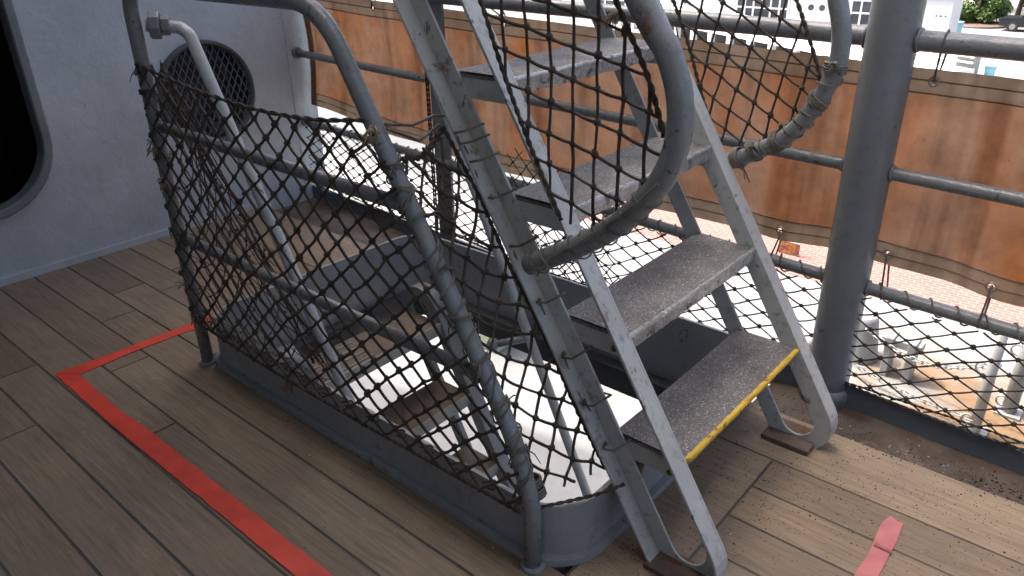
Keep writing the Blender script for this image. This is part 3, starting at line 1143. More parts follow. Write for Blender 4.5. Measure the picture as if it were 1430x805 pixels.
for z, dz, r in ((1.215, -0.01, 0.030), (0.815, -0.014, 0.021), (0.415, -0.01, 0.022)):
    mb = MB()
    mb.tube(rail_path(z, dz), r, 14)
    y = rail_y(XR0)
    mb.tube([(XR0, y, z - dz * 3.42 + 0), (XR0 + 0.02, y, z - dz * 3.42 + 0)], r + 0.012, 12)
    mb.build('rail', 'pipe', sr)
for x in (-2.77, 1.4):
    mb = MB()
    mb.span(x - 0.055, x + 0.055, rail_y(x) - 0.008, rail_y(x) + 0.008, -0.05, 1.235)
    mb.build('stanchion', 'pipe', sr, bevel=0.002)
mb = MB()
for i in range(30):
    xa = XR0 + (XR1 - XR0) * i / 30
    xb = XR0 + (XR1 - XR0) * (i + 1) / 30
    for dy0, dy1 in ((-0.012, 0.0),):
        a, b = rail_y(xa), rail_y(xb)
        vs = [(xa, a - 0.02, -0.06), (xb, b - 0.02, -0.06), (xb, b - 0.02, 0.034), (xa, a - 0.02, 0.034), (xa, a - 0.006, -0.06), (xb, b - 0.006, -0.06), (xb, b - 0.006, 0.034), (xa, a - 0.006, 0.034)]
        mb.add(vs, [(0, 1, 2, 3), (4, 7, 6, 5), (3, 2, 6, 7), (0, 4, 5, 1)])
mb.build('edge_plate', 'dark_grey', sr)
# canvas weather cloth
cv = thing('canvas_weather_cloth', 'stained orange brown canvas screen laced between the ship rails', 'canvas screen', (-2, 2.6, 0.4))
CX0, CX1 = -4.03, 1.5
GT = [-3.3, -2.35, -1.45, -0.55, 0.35, 1.2]                     # top eyelets
GB = [-3.35, -2.62, -1.55, -0.95, -0.575, -0.265, 0.15, 0.6, 1.1]   # bottom eyelets
def ctop(x): return 1.135 - 0.022 * (x + 0.6)
def scallop(x):
    for a, b in zip(GB[:-1], GB[1:]):
        if a <= x <= b:
            return 0.016 * math.sin(math.pi * (x - a) / (b - a)) * min(1.6, (b - a) / 0.4)
    return 0.0
CB = [(-4.2, 0.565), (-3.95, 0.55), (-3.1, 0.478), (-2.37, 0.448), (-1.4, 0.47), (-0.95, 0.485), (-0.65, 0.503), (-0.41, 0.495), (-0.17, 0.475), (0.3, 0.45), (1.6, 0.44)]
def cbot(x):
    for (a, za), (b, zb) in zip(CB[:-1], CB[1:]):
        if x <= b:
            t = max(0.0, (x - a) / (b - a))
            t = t * t * (3 - 2 * t)
            return za + (zb - za) * t + scallop(x) * 0.6
    return CB[-1][1]
def cy(x, t):
    base = rail_y(x) + 0.036
    tz = t
    bil = 0.012 * math.sin(x * 3.1 + 2 * t) + 0.008 * math.sin(x * 7.3 - 3 * t + 1) + 0.006 * noise.noise(Vector((x * 4, t * 3, 0)))
    for gx in GB:
        d_ = (x - gx) / (0.03 + 0.22 * t)
        bil += 0.010 * math.exp(-d_ * d_) * math.cos(d_ * 2.2) * (1 - t)
    for gx in GT:
        d_ = (x - gx) / (0.03 + 0.25 * (1 - t))
        bil += 0.008 * math.exp(-d_ * d_) * math.cos(d_ * 2.0) * t
    return base + 0.018 * math.sin(math.pi * t) + bil * (0.4 + t * (1 - t) * 2.4)
HT = 0.075
def hem_band(t0, t1, off, holes):
    """strip of the canvas between heights t0..t1 (0 bottom) with eyelet holes"""
    mb = MB()
    nx, nz = 420, max(4, int(round((t1 - t0) * 0.64 / 0.014)))
    vs, fs = [], []
    P = {}
    for i in range(nx + 1):
        x = CX0 + (CX1 - CX0) * i / nx
        for j in range(nz + 1):
            t = t0 + (t1 - t0) * j / nz
            z = cbot(x) + (ctop(x) - cbot(x)) * t
            vs.append((x, cy(x, t) + off, z))
    for i in range(nx):
        x = CX0 + (CX1 - CX0) * (i + 0.5) / nx
        for j in range(nz):
            z = cbot(x) + (ctop(x) - cbot(x)) * (t0 + (t1 - t0) * (j + 0.5) / nz)
            if any(abs(x - hx) < 0.0095 and abs(z - hz) < 0.0095 for hx, hz in holes):
                continue
            a = i * (nz + 1) + j
            fs.append((a, a + 1, a + nz + 2, a + nz + 1))
    mb.add(vs, fs, True)
    return mb
holes = [(x, ctop(x) - 0.036) for x in GT] + [(x, cbot(x) + 0.036) for x in GB]
hem_band(0.112, 0.888, 0, []).build('cloth', 'canvas', cv)
for t0, t1 in ((1 - 0.115, 1.0), (0.0, 0.115)):
    hem_band(t0, t1, -0.004, holes).build('hem', 'hem', cv)
mb = MB()
for t0 in (1 - 0.117, 0.113, 1 - 0.055, 0.055):
    mb.tube([(CX0 + (CX1 - CX0) * i / 160, cy(CX0 + (CX1 - CX0) * i / 160, t0) - 0.006, cbot(CX0 + (CX1 - CX0) * i / 160) + (ctop(CX0 + (CX1 - CX0) * i / 160) - cbot(CX0 + (CX1 - CX0) * i / 160)) * t0) for i in range(161)], 0.0022, 4)
mb.build('seam', 'hem', cv)
mb = MB()
vs, fs = [], []
for j in range(13):
    t = j / 12
    for q in range(3):
        x = CX0 - 0.005 + 0.03 * q
        vs.append((x, cy(x, t) - 0.006, cbot(x) + (ctop(x) - cbot(x)) * t))
for j in range(12):
    for q in range(2):
        a = j * 3 + q
        fs.append((a, a + 1, a + 4, a + 3))
mb.add(vs, fs, True)
mb.build('hem', 'hem', cv)
for hx, hz in holes:
    mb = MB()
    t = 0.06 if hz < 0.8 else 0.94
    mb.tube([(hx + 0.0135 * math.cos(2 * math.pi * i / 16), cy(hx, t) - 0.006, hz + 0.0135 * math.sin(2 * math.pi * i / 16)) for i in range(16)], 0.0038, 6, closed=True)
    mb.build('eyelet', 'brass', cv)
for hx, hz in holes:
    mb = MB()
    up = hz > 0.8
    ry, rz = rail_y(hx), (1.215 if up else 0.415)
    R = 0.034 if up else 0.026
    t = 0.94 if up else 0.06
    y = cy(hx, t)
    x2 = hx + random.uniform(-0.02, 0.02)
    s = 1 if up else -1
    mb.tube([(hx, y - 0.010, hz), (hx, y - 0.012, hz + s * 0.03), (x2, ry - R, rz), (x2, ry - R * 0.6, rz + s * R * 0.75), (x2, ry, rz + s * R), (x2 + 0.004, ry + R, rz), (hx + 0.004, y + 0.012, hz + s * 0.02), (hx, y + 0.008, hz)], 0.0034, 5)
    mb.build('lacing', 'rope_pale', cv)

# ------------------------------------------------------------------ nets
# net over the near side of the hatch guard rail
def near_f(u, v):
    return Vector((u, 1.124 - 0.02 * math.sin((u + 2.6) * 2.1) * math.sin(max(0, min(1, v / 1.1)) * 3.14) + noise.noise(Vector((u * 3, v * 3, 4))) * 0.012, v))
top_edge = [(-2.60, 1.155), (-2.35, 1.128), (-2.119, 1.108), (-1.899, 1.096), (-1.637, 1.108), (-1.43, 1.135)]
slope_e = [(-1.415, 1.13), (-1.30, 0.90), (-1.09, 0.54), (-0.985, 0.34), (-0.965, 0.20)]
bot_e = [(-1.30, 0.195), (-1.617, 0.20), (-2.1, 0.20), (-2.61, 0.205)]
poly = top_edge + slope_e + bot_e
nn = thing('rope_net', 'dark knotted rope net laced over the sloping hatch guard rail', 'rope net', (-2.6, 1.13, 0.2))
mb = MB()
net(mb, near_f, poly, (0.0485, 0.041), (0.0485, -0.041), (-1.731, 0.827), 0.0042, 0.0094, 0.0035, 0.02, 0.004)
mb.build('mesh', 'rope', nn)
mb = MB()
rope(mb, [near_f(*p) for p in top_edge], 0.0062, 2, 0.11)
mb.build('border_rope', 'rope', nn)
mb = MB()
rope(mb, [near_f(*p) + Vector((0, -0.004, 0.006)) for p in reversed(bot_e)] + [near_f(-0.97, 0.2)], 0.006)
for i in range(40):
    t = (i + 0.5) / 40
    x = -2.58 + 1.6 * t
    turns_c = Vector((x, 1.172, CZ - 0.004))
    if i % 3 == 0:
        mb.tube([turns_c + Vector((0, -0.03, 0.02)), turns_c + Vector((0.01, 0.0, 0.014)), turns_c + Vector((0.016, 0.014, -0.01)), turns_c + Vector((0.02, -0.012, -0.004)), turns_c + Vector((0.025, -0.035, 0.02))], 0.0032, 5)
mb.build('border_rope', 'rope', nn)
LA = ('lashing', 'rope_pale', nn)
piece(*LA, wind, [p for p in path if 0.2 < p.z < 1.16 and p.x < -2.5], RP, 0.052, 0.0034, 0.35)
piece(*LA, wind, [p for p in path if 0.2 < p.z < 1.15 and p.x < -2.5], RP, 0.085, 0.003, 0.4)
sl = [p for p in resample(path, 0.02) if 0.22 < p.z < 1.06 and p.x > -1.6]
piece(*LA, wind, sl, RP, 0.078, 0.0026, 0.45)
piece(*LA, wind, sl, RP + 0.001, 0.15, 0.0024, 0.5)
for p in (sl[2], sl[5], sl[9], sl[16], sl[22], sl[28], sl[34], sl[40]):
    piece(*LA, turns, p, (0.5, 0, -0.86), RP + 0.001, 0.0027, 3)
for z in (0.22, 0.32, 0.5, 0.56, 0.72, 0.84, 0.93, 1.06, 1.13):
    piece(*LA, turns, (-2.612, GY, z), (0, 0, 1), RP + 0.001, 0.003, random.choice((2, 3)))
for c in ((-2.60, 1.125, 0.885), (-1.40, 1.12, 1.12), (-2.60, 1.13, 0.75)):
    mb = MB()
    for _ in range(16):
        a = Vector(c) + Vector((random.uniform(-0.012, 0.012), random.uniform(-0.012, 0.01), random.uniform(-0.02, 0.02)))
        b = a + Vector((random.uniform(-0.02, 0.02), random.uniform(-0.02, 0.005), random.uniform(-0.05, 0.0)))
        mb.tube([a, (a + b) / 2 + Vector((0.004, 0, 0.006)), b], [0.003, 0.0026, 0.001], 4)
    mb.build('frayed_end', 'rope_fray', nn)

# gathered net hanging along the handrail
gn = thing('rope_net', 'bunched rope net stretched from the corner post along the pale handrail', 'rope net', (-2.6, 1.2, 0.2))
def gat_f(s, v):
    # s 0..1 down the stretch, v 0..1 across from post to handrail line
    a0, a1 = Vector((-2.595, 1.17, 1.15)), Vector((-2.60, 1.185, 0.21))
    b0, b1 = Vector((-2.555, 1.215, 1.15)), Vector((-1.93, 1.235, 0.17))
    A = a0.lerp(a1, s)
    B = b0.lerp(b1, s)
    p = A.lerp(B, v ** 0.8)
    return p + Vector((0, 0.02 * math.sin(v * 5 + s * 3), 0.012 * math.sin(v * 11 + s * 4)))
mb = MB()
net(mb, gat_f, [(0.01, 0), (1, 0), (1, 1), (0.01, 1)], (0.055, 0.10), (0.055, -0.10), (0.02, 0.03), 0.0022, 0.0058, 0.006, 0.02, 0.004)
for i in range(8):
    v = 0.78 + 0.03 * i
    mb.tube(smooth_path([gat_f(s, min(1.02, v + 0.05 * math.sin(s * 7 + i))) for s in (0, 0.15, 0.3, 0.45, 0.6, 0.75, 0.9, 1.0)], 4), 0.0020, 5)
    for s in [random.random() for _ in range(6)]:
        mb.ball(gat_f(s, v), 0.0055, jit=0.2)
mb.build('mesh', 'rope_brown', gn)
mb = MB()
for i in range(26):
    x = -2.60 + 0.68 * i / 25
    mb.tube([(x, 1.205, CZ + 0.005), (x + 0.012, 1.178, CZ + 0.012), (x + 0.02, 1.16, CZ - 0.012), (x + 0.028, 1.185, CZ + 0.016), (x + 0.035, 1.21, CZ)], 0.003, 5)
mb.build('lashing', 'rope_pale', gn)

# net closing the gap between sloping rail and ladder
en = thing('rope_net', 'rope net tied between the sloping guard rail and the ladder stringer', 'rope net', (-0.95, 1.27, 0.2))
def end_f(s, v):
    L0, L1 = Vector((-1.37, 1.17, 1.04)), Vector((-0.965, 1.17, 0.21))
    R0, R1 = Vector((-1.40, 1.352, 1.075)), Vector((-0.875, 1.36, 0.24))
    p = L0.lerp(L1, s).lerp(R0.lerp(R1, s), v)
    sg = math.sin(math.pi * v) * math.sin(math.pi * min(1, s))
    return p + Vector((-0.02, 0.0, -0.035)) * sg + Vector((noise.noise(p * 6) * 0.01, 0, 0))
mb = MB()
net(mb, end_f, [(0.0, 0), (1, 0), (1.0, 1), (0.02, 1)], (0.048, 0.19), (0.048, -0.19), (0.5, 0.5), 0.0041, 0.0092, 0.006, 0.03, 0.006)
mb.build('mesh', 'rope', en)
mb = MB()
rope(mb, [end_f(0, v / 5) + Vector((0, 0, -0.03 * math.sin(v / 5 * 3.14))) for v in range(6)], 0.008)
rope(mb, [end_f(1, v / 5) + Vector((0.01 + 0.05 * math.sin(v / 5 * 3.14 / 2), 0, -0.02)) for v in range(6)], 0.005)
rope(mb, [end_f(s / 10, 1.0) for s in range(11)], 0.0055)
mb.build('border_rope', 'rope', en)
def cord(mb, *pts):
    mb.tube(pts, 0.0042, 6)
piece('lashing', 'rope_pale', en, cord, (-1.405, 1.16, 1.12), (-1.41, 1.25, 1.10), (-1.425, 1.34, 1.105), (-1.40, 1.375, 1.10))
piece('lashing', 'rope_pale', en, cord, (-1.40, 1.16, 1.11), (-1.40, 1.26, 1.06), (-1.42, 1.35, 1.08))
def tie(mb, c):
    mb.tube([c, c + Vector((0.02, -0.03, 0.012)), c + Vector((0.05, -0.03, 0.02)), c + Vector((0.065, 0.03, 0.03)), c + Vector((0.03, 0.045, 0.015)), c + Vector((-0.01, 0.02, 0.0))], 0.0034, 5)
    mb.ball(c, 0.009, jit=0.25)
    for _ in range(2):
        e = c + Vector((random.uniform(-0.03, 0.04), random.uniform(-0.03, 0.01), random.uniform(-0.06, -0.01)))
        mb.tube([c, (c + e) / 2 + Vector((0.006, -0.008, 0.008)), e], [0.0034, 0.003, 0.002], 4)
for s in (0.02, 0.05, 0.1, 0.2, 0.34, 0.5, 0.66, 0.8, 0.93):
    piece('lashing', 'rope_pale', en, tie, end_f(s, 1.0) + Vector((0.02, 0.02, 0.0)))
for s in (0.95, 0.98):
    piece('lashing', 'rope_pale', en, turns, end_f(s, 0.02), (0.4, 0, -0.9), RP + 0.006, 0.004, 3)

# nets on the ladder handrails
def ladder_net(y, poly, a, b, org, label, loc, lash_pts, R, r, left, top):
    t = thing('rope_net', label, 'rope net', loc)
    f = lambda u, v: Vector((u, y + 0.012 * noise.noise(Vector((u * 5, v * 5, y))), v))
    mb = MB()
    net(mb, f, poly, a, b, org, r, r * 2.25, 0.003, 0.012, 0.004)
    mb.build('mesh', 'rope', t)
    mb = MB()
    rope(mb, [f(*p) for p in left], r * 1.5)
    rope(mb, [f(*p) for p in left], r * 1.1, 1, 0.08)
    rope(mb, [f(*p) for p in top], r * 1.6)
    mb.build('border_rope', 'rope', t)
    mb = MB()
    helix(lash_pts, R, 0.045, r * 0.62, mb, 0.3)
    mb.build('lashing', 'rope_pale', t)
    return t, mb
pn = [(-1.40, 1.72), (-1.30, 1.55), (-1.225, 1.393), (-1.173, 1.258), (-1.102, 1.105), (-1.0, 0.925), (-0.92, 0.912), (-0.825, 0.995), (-0.755, 1.095), (-0.742, 1.16), (-0.791, 1.28), (-0.868, 1.408), (-0.98, 1.60), (-1.06, 1.72)]
ladder_net(1.316, pn, (0.064, -0.0145), (0.0, 0.069), (-1.039, 1.326), 'open rope net inside the inboard ladder handrail', (-1, 1.316, 0.9),
           [p for p in LN if p.z < 1.06], 0.0265, 0.0038, pn[:6], [pn[9], pn[10], pn[11], pn[12]])
pf = [(-1.42, 1.70), (-1.33, 1.50), (-1.244, 1.322), (-1.184, 1.2), (-1.104, 1.012), (-1.035, 0.88), (-0.92, 0.92), (-0.82, 1.0), (-0.755, 1.12), (-0.785, 1.19), (-0.86, 1.339), (-0.97, 1.52), (-1.08, 1.70)]
t2, _ = ladder_net(2.2, pf, (0.0575, -0.032), (0.013, 0.061), (-1.042, 1.229), 'open rope net inside the outboard ladder handrail in front of the canvas', (-1, 2.2, 0.9),
           [p for p in LF if p.z < 1.16 and p.x < -0.72], 0.0255, 0.0037, pf[:6], [pf[8], pf[9], pf[10], pf[11], pf[12]])
for p, ax_ in (((-0.727, 2.2, 1.17), (0, 0, 1)), ((-0.76, 2.2, 1.075), (0.5, 0, 0.8)), ((-0.86, 2.2, 0.945), (0.8, 0, 0.5)), ((-0.93, 2.2, 0.9), (0.85, 0, 0.5)), ((-0.98, 2.2, 0.873), (0.85, 0, 0.4))):
    piece('lashing', 'rope_pale', t2, turns, p, ax_, 0.0265, 0.0034, 4)
# frayed knot on the net border near the top tread
mb = MB()
for _ in range(14):
    a = Vector((-0.865, 1.312, 1.385)) + Vector((random.uniform(-0.006, 0.006), random.uniform(-0.006, 0.006), 0))
    e = a + Vector((random.uniform(-0.03, -0.005), random.uniform(-0.01, 0.01), random.uniform(-0.035, -0.012)))
    mb.tube([a, (a + e) / 2 + Vector((0, 0, 0.004)), e], [0.002, 0.0016, 0.0008], 4)
mb.build('frayed_end', 'rope_fray', t2)
# stay rope under the handrail loop
st = MB()
st.tube(smooth_path([(-0.735, 1.292, 1.07), (-0.80, 1.286, 1.0), (-0.90, 1.286, 0.915), (-1.0, 1.29, 0.84), (-1.03, 1.292, 0.812)], 5), 0.0048, 6)
o = st.build('stay_rope', 'rope_pale', lr)

# long net along the deck edge
sn = thing('rope_net', 'long dark net between the lowest ship rail and the deck edge', 'rope net', (-2, 2.5, 0.03))
def side_f(u, v):
    return Vector((u, rail_y(u) - 0.028 + 0.012 * noise.noise(Vector((u * 3, v * 4, 0))), v))
ps = [(-4.05, 0.44), (-2.5, 0.425), (-1.2, 0.405), (0.2, 0.385), (1.5, 0.37), (1.5, 0.05), (0.2, 0.045), (-1.2, 0.05), (-4.05, 0.055)]
mb = MB()
net(mb, side_f, ps, (0.0635, 0.033), (0.059, -0.030), (-0.508, 0.322), 0.0030, 0.0078, 0.0025, 0.02, 0.003)
mb.build('mesh', 'rope', sn)
mb = MB()
rope(mb, [side_f(x, 0.05 + 0.012 * math.sin(x * 4)) for x in [-4.0 + i * 0.25 for i in range(23)]], 0.006)
rope(mb, [side_f(x, 0.06 + 0.012 * math.sin(x * 5 + 2)) for x in [-4.0 + i * 0.25 for i in range(23)]], 0.004)
mb.build('border_rope', 'rope', sn)
mb = MB()
helix(rail_path(0.415, -0.01, -4.0, 1.5, 0, 60), 0.022, 0.075, 0.003, mb, 0.12)
mb.build('lashing', 'rope_pale', sn)
# net edge tied up the flat stanchion
mb = MB()
for dx in (-0.07, -0.055):
    rope(mb, [(-2.77 + dx, rail_y(-2.77) - 0.02, z) for z in (0.05, 0.2, 0.4, 0.6, 0.8, 1.0, 1.2)], 0.005)
mb.build('border_rope', 'rope', sn)
# inner net of the outboard hatch side
on = thing('rope_net', 'fine rope net hanging on the outboard side of the hatch', 'rope net', (-2.0, 2.3, 0.2))
def out_f(u, v):
    return Vector((u, 2.325 + 0.02 * noise.noise(Vector((u * 3, v * 3, 7))), v))
mb = MB()
net(mb, out_f, [(-2.05, 0.72), (-1.62, 0.62), (-1.45, 0.2), (-2.02, 0.19)], (0.036, 0.04), (0.036, -0.04), (-1.8, 0.4), 0.0024, 0.0058, 0.005, 0.02, 0.004)
mb.build('mesh', 'rope', on)

# ------------------------------------------------------------------ small things on the deck
def tape(name, outline, label, mat, z=0.0022):
    """outline in XY, densified with torn, slightly wavy edges"""
    pts = resample([Vector((x, y, z)) for x, y in outline + outline[:1]], 0.02)[:-1]
    pts = [p + Vector((noise.noise(p * 14) * 0.0035, noise.noise(p * 14 + Vector((5, 5, 5))) * 0.0035, 0)) for p in pts]
    mb = MB()
    mb.prism(pts, (0, 0, -0.0016))
    o = mb.build(name, mat)
    return tag(o, label, 'tape')
T0 = 0.0035
tape('floor_tape', [(-3.0, 0.728), (-2.92, 0.79), (-2.93, 1.0), (-2.905, 1.42), (-2.975, 1.42), (-2.985, 0.95), (-2.998, 0.8)], 'short arm of the red floor tape running towards the hatch corner', 'tape', T0)
tape('floor_tape', [(-2.992, 0.725), (-2.45, 0.716), (-1.9, 0.722), (-1.38, 0.726), (-0.6, 0.73), (-0.6, 0.797), (-1.3, 0.79), (-1.9, 0.787), (-2.33, 0.786), (-2.6, 0.775), (-2.922, 0.784)], 'long straight red floor tape beside the hatch on the planks', 'tape', T0 + 0.0022)
ft = tape('floor_tape', [(-0.289, 1.946), (-0.268, 1.936), (-0.251, 1.94), (-0.245, 1.81), (-0.243, 1.70), (-0.242, 1.5), (-0.293, 1.5), (-0.292, 1.66), (-0.292, 1.80), (-0.30, 1.90)], 'torn strip of red tape with pink sky glare in its colour, crossing the seams behind the ladder foot', 'tape_glare', T0)
mb = MB()
for i in range(9):
    x = -0.288 + i * 0.0052
    mb.tube([(x, 1.815 - i * 0.001, T0 + 0.001), (x + 0.001, 1.806, T0 + 0.005), (x + 0.002, 1.795, T0 + 0.001)], 0.0022, 5)
o = mb.build('wrinkle', 'tape_glare', None)
o.parent = ft
# drain
mb = MB()
c = Vector((-0.452, 2.293, -0.047))
mb.tube([c, c + Vector((0, 0, 0.008))], [0.036, 0.032], 18)
dr = tag(mb.build('drain', 'rusty'), 'round rusty drain set in the waterway', 'drain')
mb = MB()
mb.tube([c + Vector((0, 0, 0.0082)), c + Vector((0, 0, 0.0095))], 0.017, 14)
o = mb.build('drain_hole', 'black', dr)
# debris
def chips(name, label, areas, mat, smin, smax, zf):
    mb = MB()
    for (cx, cy_, sx, sy, cnt) in areas:
        for _ in range(cnt):
            x, y = random.gauss(cx, sx), random.gauss(cy_, sy)
            if HX0 - 0.01 < x < HX1 + 0.02 and y > HY0 - 0.02:
                continue
            if x < WX + 0.05 or y > rail_y(x) - 0.03 or y < -1.6:
                continue
            s = random.uniform(smin, smax) * (1 if random.random() < 0.93 else 1.8)
            z = zf(x, y)
            a = random.uniform(0, 6.28)
            k = random.choice((3, 4, 5))
            vs = [(x + math.cos(a + 6.283 * i / k) * s * random.uniform(0.5, 1), y + math.sin(a + 6.283 * i / k) * s * random.uniform(0.5, 1), z) for i in range(k)]
            top = (x, y, z + s * random.uniform(0.3, 0.8))
            mb.add(vs + [top], [(i, (i + 1) % k, k) for i in range(k)])
    return tag(mb.build(name, mat), label, None, None, 'stuff')
def zf(x, y):
    return 0.0006 if y < edge_y(x) - 0.005 else -0.05
def zgut(x, y):
    return -0.052 if y > edge_y(x) else 0.0006
chips('grit', 'dark grit and dirt scattered on the planks', [(-0.65, 1.6, 0.15, 0.22, 500), (-0.45, 2.0, 0.35, 0.2, 900), (-0.8, 1.25, 0.12, 0.12, 500), (0.1, 2.1, 0.4, 0.2, 500), (-1.8, 1.13, 0.6, 0.03, 260), (-0.3, 1.8, 0.4, 0.3, 300), (-1.5, 0.9, 0.8, 0.3, 70)], 'grit_bit', 0.0011, 0.0032, zf)
chips('gutter_grit', 'dirt and debris lying in the waterway', [(-0.2, 2.35, 0.45, 0.07, 1500), (-3.3, 2.45, 0.35, 0.09, 900), (0.5, 2.33, 0.4, 0.06, 500)], 'grit_bit', 0.0015, 0.0048, zgut)
chips('paint_flakes', 'pale paint flakes scattered on the planks', [(-1.5, 1.05, 0.5, 0.12, 50), (-1.8, 0.8, 0.6, 0.3, 40), (-0.4, 1.9, 0.4, 0.3, 40), (-0.2, 2.3, 0.4, 0.1, 90)], 'flake', 0.002, 0.005, zf)

# ------------------------------------------------------------------ lower deck fittings
LZ = -2.5
bl = thing('mooring_bitt', 'squat grey mooring fitting on the rust stained lower deck', 'bollard', (-1.75, 7.3, LZ))
mb = MB()
mb.tube([(-1.75, 7.3, LZ), (-1.75, 7.3, LZ + 0.05), (-1.75, 7.3, LZ + 0.42), (-1.75, 7.3, LZ + 0.47)], [0.22, 0.2, 0.15, 0.13], 18)
mb.build('barrel', 'galv', bl)
for x in (-1.42, -1.22):
    mb = MB()
    mb.span(x - 0.035, x + 0.035, 7.05, 7.25, LZ, LZ + 0.42)
    mb.build('bracket', 'galv', bl, bevel=0.01)
mb = MB()
mb.span(-1.5, -1.14, 7.08, 7.22, LZ + 0.32, LZ + 0.40)
mb.build('cross_bar', 'galv', bl, bevel=0.01)
mb = MB()
mb.tube([(-2.2, 7.1, LZ), (-1.9, 7.2, LZ + 0.4)], 0.04, 10)
mb.build('strut', 'galv', bl)
def chain(name, label, p0, p1, sag, link=0.075):
    mb = MB()
    pts = []
    for i in range(60):
        t = i / 59
        p = Vector(p0).lerp(Vector(p1), t)
        p.z -= sag * math.sin(math.pi * t)
        pts.append(p)
    c = resample(pts, link * 0.72)
    for i in range(len(c) - 1):
        m_ = (c[i] + c[i + 1]) / 2
        t = (c[i + 1] - c[i]).normalized()
        s = t.cross(Vector((0, 0, 1))).normalized()
        if i % 2:
            s = t.cross(s)
        lp = [m_ + t * math.cos(6.283 * k / 10) * link * 0.5 + s * math.sin(6.283 * k / 10) * link * 0.27 for k in range(10)]
        mb.tube(lp, link * 0.085, 5, closed=True)
    return tag(mb.build(name, 'galv'), label, 'chain')
chain('chain', 'slack chain from the mooring fitting to the upper post ring', (-1.65, 7.1, LZ + 0.42), (-0.5, 6.75, LZ + 0.62), 0.18)
chain('chain', 'slack chain lying low across the stained deck to the post', (-1.85, 6.9, LZ + 0.18), (-0.55, 6.6, LZ + 0.12), 0.06)
for (x, y, lab) in ((-0.53, 6.62, 'thin pale stanchion with chain rings on the lower deck'), (-0.36, 7.12, 'thicker grey stanchion standing behind the pale one on the lower deck')):
    t = thing('stanchion', lab, 'stanchion', (x, y, LZ))
    mb = MB()
    mb.tube([(x, y, LZ), (x, y, LZ + 1.05)], 0.045 if y < 7 else 0.06, 12)
    mb.build('post', 'galv' if y < 7 else 'pipe', t)
    mb = MB()
    mb.span(x - 0.1, x + 0.1, y - 0.1, y + 0.1, LZ, LZ + 0.02)
    mb.build('base_plate', 'galv', t)
    for z in (0.1, 0.62):
        mb = MB()
        mb.tube([(x - 0.07 + 0.05 * math.cos(6.283 * k / 12), y, LZ + z + 0.05 * math.sin(6.283 * k / 12)) for k in range(12)], 0.01, 5, closed=True)
        mb.build('ring', 'galv', t)
mb = MB()
mb.span(-5.4, -4.6, 5.0, 5.7, LZ, LZ + 0.75)
lk = tag(mb.build('deck_locker', 'green_box', None, bevel=0.03), 'pale green steel locker on the lower deck', 'locker')

# ------------------------------------------------------------------ the shore
GZ = -7.5
# white building with windows
bd = thing('waterfront_building', 'long white waterfront building with big windows and portholes', 'building', (-30, 66, GZ))
FY = 66.0
mb = MB()
mb.span(-75, -14.1, FY, FY + 3, GZ, GZ + 3.3)
mb.build('wall', 'white', bd)
mb = MB()
mb.prism([(-14.0, FY - 0.5, GZ + 3.31), (-14.0, FY + 3.5, GZ + 3.31), (-14.0, FY + 1.5, GZ + 4.6)], (-61.5, 0, 0))
mb.build('roof', 'blue_roof', bd)
def bwindow(x0, x1, z0, z1, nx, nz):
    f = MB()
    for i in range(nx + 1):
        x = x0 + (x1 - x0) * i / nx
        f.span(x - 0.07, x + 0.07, FY - 0.1, FY + 0.02, z0, z1)
    for j in range(nz + 1):
        z = z0 + (z1 - z0) * j / nz
        f.span(x0, x1, FY - 0.09, FY + 0.02, z - 0.07, z + 0.07)
    w_ = f.build('window', 'white', bd)
    for i in range(nx):
        g_ = MB()
        a, b = x0 + (x1 - x0) * i / nx + 0.06, x0 + (x1 - x0) * (i + 1) / nx - 0.06
        g_.span(a, b, FY - 0.03, FY - 0.02, z0 + 0.05, z1 - 0.05)
        o = g_.build('pane', 'glass_dark', None)
        o.parent = w_
for a, b, n_ in ((-56, -50, 5), (-46, -40, 5), (-31.0, -26.4, 6), (-21.3, -19.0, 3)):
    bwindow(a, b, GZ + 1.05, GZ + 2.9, n_, 2)
for px in (-24.5, -23.6, -36, -37.3, -15.05, -14.75, -14.42):
    f = MB()
    R0 = 0.30 if px < -20 else 0.12
    zc = GZ + 2.2 if px < -20 else GZ + 2.05
    f.tube([(px + R0 * math.cos(6.283 * k / 20), FY - 0.03, zc + R0 * math.sin(6.283 * k / 20)) for k in range(20)], 0.06, 6, closed=True)
    w_ = f.build('porthole', 'white', bd)
    g_ = MB()
    g_.prism([(px + R0 * math.cos(6.283 * k / 20), FY - 0.025, zc + R0 * math.sin(6.283 * k / 20)) for k in range(20)], (0, 0.01, 0))
    o = g_.build('pane', 'glass_dark', None)
    o.parent = w_
# pier walkway with white fence, running askew to the ship
pr = thing('pier', 'white timber pier walkway with posts and railing along the shore', 'pier', (-20, 52, GZ))
pd = Vector((0.882, -0.472, 0))
pnm = Vector((0.472, 0.882, 0))
p0 = Vector((-26.2, 55.2, GZ))
prm = Matrix((pd, pnm, Vector((0, 0, 1)))).transposed()
def pbox(mb, s0, s1, n0, n1, z0, z1):
    mb.box(p0 + pd * (s0 + s1) / 2 + pnm * (n0 + n1) / 2 + Vector((0, 0, (z0 + z1) / 2)), (s1 - s0, n1 - n0, z1 - z0), prm)
PA, PB = -30.0, 18.5
mb = MB()
pbox(mb, PA, PB, 0, 2.6, 1.0, 1.25)
mb.build('walkway', 'white', pr)
for i in range(20):
    q = PA + 1 + i * 2.4
    mb = MB()
    pbox(mb, q - 0.2, q + 0.2, -0.05, 0.35, 0, 0.99)
    mb.build('pile', 'white', pr)
for i in range(34):
    q = PA + 0.3 + i * 1.42
    mb = MB()
    pbox(mb, q - 0.06, q + 0.06, 2.3, 2.42, 1.26, 2.2)
    mb.build('fence_post', 'white', pr)
